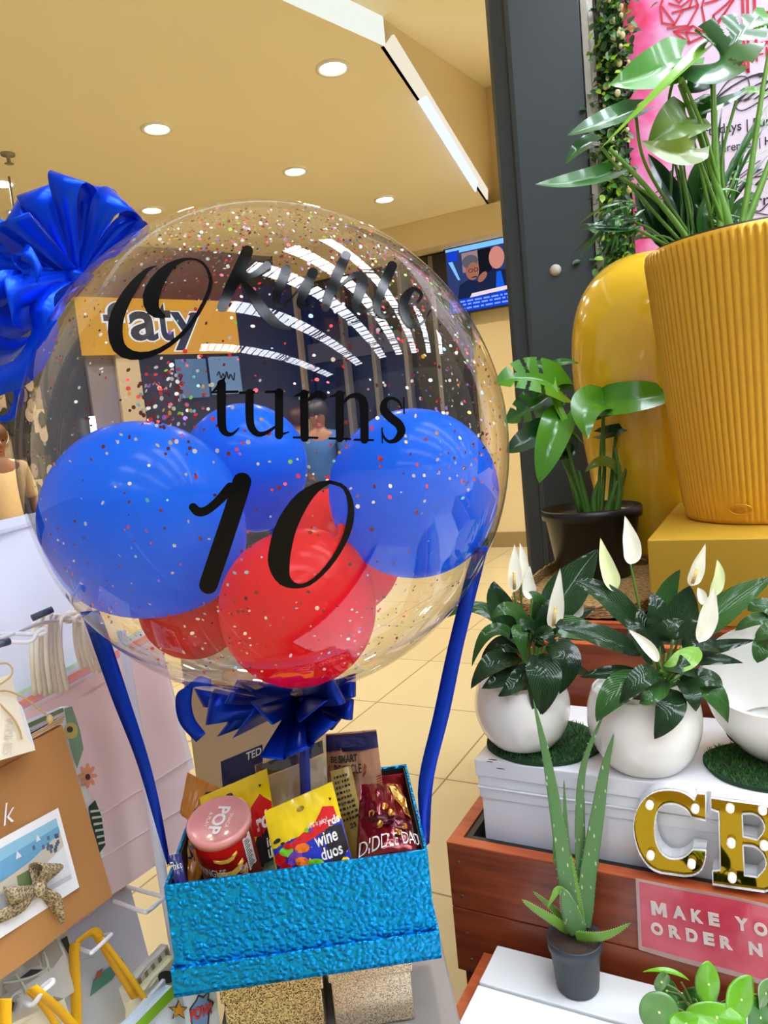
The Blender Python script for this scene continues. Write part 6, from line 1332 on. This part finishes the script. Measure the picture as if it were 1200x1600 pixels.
# ---- ribbed gold planter and its big plant
gc = V((-.020, 1.872, 1.0782)); gh = .60; rb_, rt_ = .172, .232
t = thing('ribbed_planter', gc, 'large ribbed gold planter standing on the gold box', 'planter'); NRB = 92
gold_r = M('gold_ribbed_plastic', (226, 172, 50), .34, metal=.4, var=.04, vscale=3)
def ribs(a, h):
    if h < .012 or h > gh - .012: return 1.0
    if h < .06 and abs((a - 4.30)) < .16: return 1.004
    x = (a * NRB / (2 * PI)) % 1.0; return 1.0 + .02 * (abs(math.sin(PI * x)) ** .7 - .6)
prof = [(0, .004), (rb_ * .93, .0), (rb_ * .985, .002), (rb_, .010)] + [(rb_ + (rt_ - rb_) * (k / 16) ** .85, .012 + (gh - .024) * k / 16) for k in range(17)] + [(rt_, gh - .010), (rt_ * .998, gh), (rt_ * .97, gh), (rt_ * .965, gh - .03)]
mb = MB(); mb.lathe(gc, prof, NRB * 8, rad=ribs); mb.build('body', gold_r, t)
mb = MB(); mb.lathe(gc, [(rt_ * .962, gh - .03), (rt_ * .95, gh + .006), (rt_ * .925, gh + .006), (rt_ * .92, gh - .025), (0, gh - .025)], 64); mb.build('liner', M('pot_liner_black', (20, 20, 22), .45), t)
mb = MB(); mb.lathe(gc, [(0, gh - .018), (rt_ * .915, gh - .022)], 40); mb.build('soil', soil, t)
# small raised oval emblem low on the front
ec = aty(1148, 800, gc.y - .13); emb = MB(); ang = math.atan2(-1, -.28)
def ept(s, tt, o=.0032):
    a = ang + s; r_q = rb_ + (rt_ - rb_) * ((.035 + tt) / gh) ** .85; return gc + V((math.cos(a) * (r_q + o), math.sin(a) * (r_q + o), .035 + tt))
n_ = 40; emb.tube([ept(.13 * math.cos(2 * PI * i / n_), .011 * math.sin(2 * PI * i / n_)) for i in range(n_ + 1)], .0011, 6, caps=False); emb.tube([ept(-.09 + .0045 * i, .003 * (1 if i % 2 else -1)) for i in range(41)], .0007, 5); emb.build('emblem', gold_r, t)
bp_ = thing('swiss_cheese_plant', gc + EZ * (gh - .02), 'tall split-leaved green plant in the ribbed gold planter', 'plant'); bd = (gc - CAM).dot(FW)
mon_gl = M('broad_leaf_grey_shine', (62, 112, 62), .22, coat=.7, var=.12, vscale=6); mon_ol = M('broad_leaf_underside', (92, 128, 20), .4, coat=.2, var=.12, vscale=6)  # grey shine: reflected light is mixed into the leaf's green
tst = M('stem_bright', (106, 156, 48), .4, var=.12); SPL = [(.12, .2, .3), (.3, .37, .3), (.47, .54, .28), (.64, .7, .3)]
for b_, w_, mt, sp_, st, up in [
    (((1112, 112, -.06), (1142, 70, -.12), (1186, 24, -.1)), 118, mon_gl, [(.3, .335, .3), (.52, .57, .2), (.72, .77, .3)], [(1128, 372, -.03), (1116, 250, -.05), (1112, 112, -.06)], None),
    (((1066, 92, 0), (1012, 118, -.05), (951, 132, -.04)), 76, mon_b, None, [(1088, 380, 0), (1052, 200, 0), (1046, 150, .0), (1066, 92, 0)], -FW + EZ * .3 + RT * .3), (((1102, 76, -.08), (1034, 142, -.12), (933, 238, -.1)), 36, mon_l, None, [(1142, 362, -.04), (1105, 220, -.07), (1068, 128, -.1), (1062, 130, -.1)], EZ - FW * .3),
    (((992, 172, -.03), (940, 192, -.06), (886, 212, -.05)), 42, mon_gl, None, [(1082, 375, 0), (1010, 260, -.01), (992, 172, -.03)], None), (((934, 222, -.02), (908, 230, -.04), (884, 256, -.03)), 30, mon_gl, None, [(1070, 385, 0), (985, 290, 0), (955, 250, -.01), (934, 222, -.02)], None), (((952, 270, -.02), (898, 284, -.05), (836, 288, -.04)), 38, mon_m, None, [(1095, 395, 0), (1030, 318, -.01), (975, 280, -.01), (952, 270, -.02)], None),
    (((1075, 184, -.06), (1050, 200, -.09), (1012, 226, -.08)), 74, mon_ol, None, [(1120, 380, -.02), (1098, 280, -.05), (1075, 184, -.06)], -FW + EZ * .2), (((1086, 232, -.1), (1052, 240, -.12), (1002, 220, -.1)), 46, mon_o, None, [(1138, 375, -.04), (1108, 290, -.08), (1086, 232, -.1)], -FW + EZ * .1), (((1076, 180, -.02), (1120, 165, -.04), (1172, 138, -.03)), 22, mon_m, None, None, None),
    (((1100, 126, -.03), (1082, 138, -.05), (1062, 140, -.04)), 44, mon_m, None, None, None), (((1152, 150, -.02), (1176, 142, -.03), (1204, 150, -.02)), 16, mon_l, None, [(1150, 385, 0), (1128, 260, -.01), (1152, 150, -.02)], None), (((1090, 172, 0), (1092, 160, -.01), (1098, 200, .0)), 40, mon_m, None, None, None), (((1200, 22, -.05), (1192, 36, -.07), (1188, 52, -.06)), 40, mon_b, None, None, None),
    (((1060, 330, .06), (1036, 285, .05), (1012, 240, .05)), 44, mon_d, None, None, -FW + RT * .3), (((1100, 330, .07), (1090, 285, .06), (1108, 236, .06)), 40, mon_m, None, None, -FW - RT * .2), (((1030, 372, .05), (1004, 330, .04), (996, 285, .04)), 36, mon_m, None, None, -FW + RT * .4), (((1130, 372, .06), (1150, 330, .05), (1182, 300, .05)), 26, mon_m, None, None, -FW + EZ * .4), (((985, 352, -.02), (948, 356, -.04), (918, 350, -.03)), 28, mon_gl, None, [(1062, 395, 0), (985, 352, -.02)], None), (((1050, 392, .04), (1022, 330, .03), (985, 290, .03)), 34, mon_d, None, None, -FW + EZ * .2), (((1064, 392, .02), (1046, 330, .01), (1034, 282, .02)), 30, mon_d, None, None, -FW + RT * .4), (((1090, 390, .04), (1070, 320, .03), (1066, 262, .04)), 30, mon_d, None, None, -FW - RT * .3), (((1105, 390, 0), (1098, 340, -.01), (1112, 300, 0)), 22, mon_m, None, None, -FW), (((1120, 390, .02), (1110, 350, .0), (1086, 318, .0)), 22, mon_m, None, None, -FW), (((1040, 385, .05), (1010, 350, .05), (990, 330, .05)), 26, mon_d, None, None, -FW + EZ), (((1108, 270, .03), (1120, 250, .02), (1134, 226, .03)), 18, mon_m, None, None, -FW)]:
    plant_leaf(bp_, bd, b_, w_, mt, 'heart' if w_ > 22 else 'lance', .3, splits=sp_, stem=st, smat=tst, nv=15, n=22, sr=.0036, up=up if up is not None else (EZ * .5 - FW * 1.0))
for px, r0, r1 in ((((1148, 392), (1132, 330), (1095, 215), (1062, 132)), .012, .005), (((1152, 392), (1168, 300), (1190, 150), (1204, 70)), .008, .004), (((1150, 385), (1170, 340), (1204, 250)), .011, .006), (((1128, 392), (1122, 300), (1116, 180), (1114, 112)), .008, .005), (((1090, 398), (1050, 340), (990, 270), (952, 232)), .007, .004)):
    mb = MB(); mb.tube([D(x, y, bd - .05) for x, y in px], [r0, (r0 * 2 + r1) / 3, (r0 + 2 * r1) / 3, r1][:len(px)] if len(px) == 4 else [r0, (r0 + r1) / 2, r1], 12, res=30); mb.build('stem', tst, bp_)
mb = MB(); mb.ball(D(1140, 362, bd - .05), .017, 10, 0, (1, 1, .7)); mb.build('stem_node', M('node_tan', (176, 160, 80), .5), bp_)
# palm-like fronds around it
fr = thing('palm_fronds', gc + EZ * (gh - .02), 'thin arching palm fronds among the split leaves in the gold planter', 'plant'); random.seed(77)
for k in range(46):
    lo_ = k < 26
    if lo_: tipx, tipy = random.uniform(888, 990), random.uniform(320, 410); bx_, by_ = random.uniform(960, 1010), random.uniform(320, 375)
    else: tipx, tipy = random.uniform(1120, 1215), random.uniform(150, 380); bx_, by_ = random.uniform(1090, 1140), random.uniform(290, 392)
    z_ = random.uniform(.0, .07) if not lo_ else random.uniform(-.03, .04)
    plant_leaf(fr, bd, ((bx_, by_, z_), ((bx_ + tipx) / 2, (by_ + tipy) / 2 - random.uniform(6, 22), z_ - .02), (tipx, tipy, z_)), random.uniform(5, 10), random.choice((mon_m, mon_d, mon_b)), 'lance', .3, n=10, nv=3, name='frond')
for px in (((1060, 395), (1020, 360), (985, 345)), ((1075, 395), (1040, 370), (1000, 372)), ((1120, 395), (1128, 330), (1150, 270)), ((1110, 395), (1112, 330), (1125, 300))):
    mb = MB(); mb.tube([D(*p, bd) for p in px], .003, 6, res=10); mb.build('frond_stalk', tst, fr)
mb = MB()
for k in range(14):
    x = random.uniform(1040, 1140); mb.tube([D(x, 396, bd + random.uniform(-.05, .08)), D(x + random.uniform(-14, 6), 320, bd + .02), D(x + random.uniform(-34, 20), random.uniform(220, 270), bd + .02)], .0024, 6, res=10)
mb.build('thin_stalks', gst, fr)

# ---- aloe
ac = atz(903, 1540, .5012); ac.z = .5006; ad = (ac - CAM).dot(FW)
t = thing('aloe_pot', ac, 'small dark grey plastic pot holding the aloe', 'pot')
mb = MB(); mb.lathe(ac, [(0, 0), (.029, 0), (.031, .003), (.0368, .062), (.0395, .064), (.0405, .080), (.0388, .081), (.0375, .07), (0, .068)], 44); mb.build('pot', M('pot_slate', (52, 58, 62), .42, var=.08), t)
mb = MB(); mb.lathe(ac, [(0, .075), (.0375, .073)], 30); mb.build('soil', soil, t)
m, N, L = nodes_of('aloe_skin'); b = N['Principled BSDF']; tc = N.new('ShaderNodeTexCoord'); vo = N.new('ShaderNodeTexVoronoi'); vo.inputs['Scale'].default_value = 95; mp = N.new('ShaderNodeMapping'); mp.inputs['Scale'].default_value = (1.5, 1.5, .5); L.new(tc.outputs['Object'], mp.inputs[0]); L.new(mp.outputs[0], vo.inputs['Vector'])
mr = N.new('ShaderNodeMapRange'); mr.inputs[1].default_value = .12; mr.inputs[2].default_value = .2; L.new(vo.outputs['Distance'], mr.inputs[0]); mx = N.new('ShaderNodeMix'); mx.data_type = 'RGBA'; mx.inputs[6].default_value = lin((186, 206, 150)); mx.inputs[7].default_value = lin((84, 124, 70)); L.new(mr.outputs[0], mx.inputs[0]); L.new(mx.outputs[2], b.inputs['Base Color']); b.inputs['Roughness'].default_value = .4
aloe_s = m; aloe_b = M('aloe_lime', (104, 148, 48), .4, var=.12)
al = thing('aloe_plant', ac + EZ * .074, 'spotted aloe with three tall upright leaves in small grey pot', 'plant')
def aloe(pts, wpx, mat, th=.35, teeth=True):
    P = [V((*D(x, y, ad + dz), 1)[:3]) if False else D(x, y, ad + dz) for x, y, dz in pts]; n = 26; q = crom([tuple(p) for p in P], n); mb = MB(); vs = []; k = 12
    for i in range(n):
        t_ = i / (n - 1); p = V(q[i]); tg = (V(q[min(n - 1, i + 1)]) - V(q[max(0, i - 1)])).normalized(); sd = tg.cross(-FW).normalized(); nm = sd.cross(tg); w_ = wpx * ad / F * .5 * (1 - t_ ** 1.7) ** .75 * (1 if t_ > .08 else .85 + t_ * 1.9) + .0002
        for j in range(k): 
            a = 2 * PI * j / k; cx_, cy_ = math.cos(a), math.sin(a); vs.append(p + sd * (w_ * cx_) + nm * (w_ * th * (cy_ if cy_ < 0 else cy_ * .45) + w_ * .1 * cx_ * cx_))
    mb.add(vs, [(i * k + j, i * k + (j + 1) % k, (i + 1) * k + (j + 1) % k, (i + 1) * k + j) for i in range(n - 1) for j in range(k)], 0, True)
    if teeth:
        for i in range(2, n - 2):
            p = V(q[i]); tg = (V(q[i + 1]) - p).normalized(); sd = tg.cross(-FW).normalized(); w_ = wpx * ad / F * .5 * (1 - (i / (n - 1)) ** 1.7) ** .75
            for s in (-1, 1): c_ = p + sd * s * w_; mb.add([c_ - tg * .0008, c_ + tg * .0008, c_ + sd * s * .0016 + tg * .0006], [(0, 1, 2)], 1, False)
    mb.build('leaf', [mat, M('aloe_tooth', (214, 222, 180), .5)], al)
aloe([(897, 1452, 0), (885, 1380, -.01), (872, 1290, -.01), (855, 1190, -.005), (833, 1092, 0)], 27, aloe_s); aloe([(904, 1450, .008), (908, 1370, .01), (906, 1280, .015), (912, 1195, .01), (946, 1108, .01)], 20, aloe_s); aloe([(910, 1448, .003), (918, 1370, .003), (932, 1280, .005), (944, 1205, .005), (959, 1146, .005)], 29, aloe_s); aloe([(896, 1450, .01), (889, 1370, .015), (884, 1290, .015), (881, 1218, .015)], 13, aloe_s)
aloe([(903, 1456, -.012), (892, 1428, -.02), (884, 1404, -.025), (880, 1388, -.025)], 30, aloe_s, .6); aloe([(905, 1445, .0), (901, 1405, -.005), (892, 1332, 0)], 17, aloe_b, .4); aloe([(890, 1455, -.005), (862, 1436, -.02), (836, 1420, -.025), (815, 1405, -.025)], 15, aloe_b, .4); aloe([(890, 1448, .005), (862, 1418, 0), (832, 1392, .0)], 10, aloe_b, .4); aloe([(886, 1400, -.02), (872, 1390, -.025), (864, 1402, -.03), (855, 1419, -.03)], 13, aloe_b, .3, False); aloe([(900, 1462, -.015), (930, 1464, -.03), (956, 1458, -.035), (986, 1442, -.035)], 17, aloe_b, .45); aloe([(870, 1350, .02), (868, 1320, .02), (866, 1290, .02)], 11, aloe_b, .4, False)

# ---- round-leaved plant at the bottom edge
pc = atz(1100, 1660, .498) ; pc.z = .4975; pd_ = (pc - CAM).dot(FW)
t = thing('teal_pot', pc, 'small teal pot at the bottom edge holding round leaves', 'pot')
mb = MB(); mb.lathe(pc, [(0, 0), (.03, 0), (.036, .02), (.042, .05), (.043, .062), (.04, .062), (.039, .05), (0, .048)], 44); mb.build('pot', M('glaze_teal', (26, 92, 112), .2, coat=.5), t); mb = MB(); mb.lathe(pc, [(0, .052), (.039, .051)], 24); mb.build('soil', soil, t)
pil_ = thing('pilea_plant', pc + EZ * .052, 'bright round-leaved plant in the teal pot at the bottom edge', 'plant')
pb, pm_, pdk = M('pilea_bright', (96, 160, 24), .3, coat=.25, var=.1, vscale=20), M('pilea_mid', (52, 110, 28), .28, coat=.4, var=.12, vscale=20), M('pilea_pale', (96, 136, 74), .3, coat=.4, var=.1, vscale=20)
rt0 = [D(1100, 1625, pd_)]
for cx, cy, rx, ry, rot, dz, mt, nx_, nyz in ((1107, 1538, 19, 33, .05, -.02, pb, .1, .3), (1158, 1562, 23, 38, -.7, -.02, pb, .3, .5), (1059, 1566, 14, 15, 0, 0, pm_, -.1, .3), (1084, 1561, 15, 20, .2, .01, pm_, 0, .2), (1034, 1534, 9, 18, -.5, -.01, pdk, -.6, .2), (1030, 1582, 30, 28, .3, -.02, pdk, -.2, .8), (1120, 1590, 44, 20, -.15, -.035, pb, 0, 1.1), (1072, 1600, 26, 16, .0, -.04, pb, 0, .9), (1188, 1590, 26, 30, .4, 0, pm_, .5, .5), (1196, 1552, 14, 26, -.8, .01, pdk, .6, .3), (1042, 1548, 16, 22, .4, .0, pm_, -.3, .4), (1150, 1610, 20, 16, 0, -.03, pm_, .2, .9)):
    c3 = D(cx, cy, pd_ + dz); n3 = (-FW + RT * nx_ + UP * nyz * .6).normalized(); ex3 = (RT * math.cos(rot) + UP * math.sin(rot)); ex3 = (ex3 - n3 * ex3.dot(n3)).normalized(); ey3 = n3.cross(ex3); k = pd_ / F; mb = MB()
    def pf(u, v): a = 2 * PI * u; r = v; return c3 + ex3 * (rx * k * r * math.cos(a)) + ey3 * (ry * k * r * math.sin(a)) + n3 * (.0045 * r * r * (.4 - abs(math.cos(a))) + .0022 * math.sin(3 * a + cx) * r * r)
    mb.grid(pf, 30, 7, cu=True); lf_ = mb.build('leaf', mt, pil_, solid=.0003)
    dm = MB(); dm.lathe(c3 + n3 * .0004, [(0, .0008), (.0016, .0004)], 10, ax=n3); dm.build('leaf_spot', M('pilea_spot', (206, 226, 130), .4), lf_)
    sb = MB(); sb.tube([pc + EZ * .05 + V((random.uniform(-.01, .01), random.uniform(-.01, .01), 0)), (c3 + pc + EZ * .06) * .5 + EZ * .01, c3 - n3 * .0005], .0012, 7, res=12); sb.build('stalk', M('pilea_stalk', (110, 120, 60), .5), pil_)
plant_leaf(pil_, pd_, ((1078, 1533, 0), (1042, 1518, 0), (1003, 1519, .01)), 13, pb, 'lance', .35, up=EZ, stem=[(1100, 1620, 0), (1075, 1555, 0), (1064, 1534, 0)], smat=M('pilea_stalk', (110, 120, 60), .5), sr=.0013)
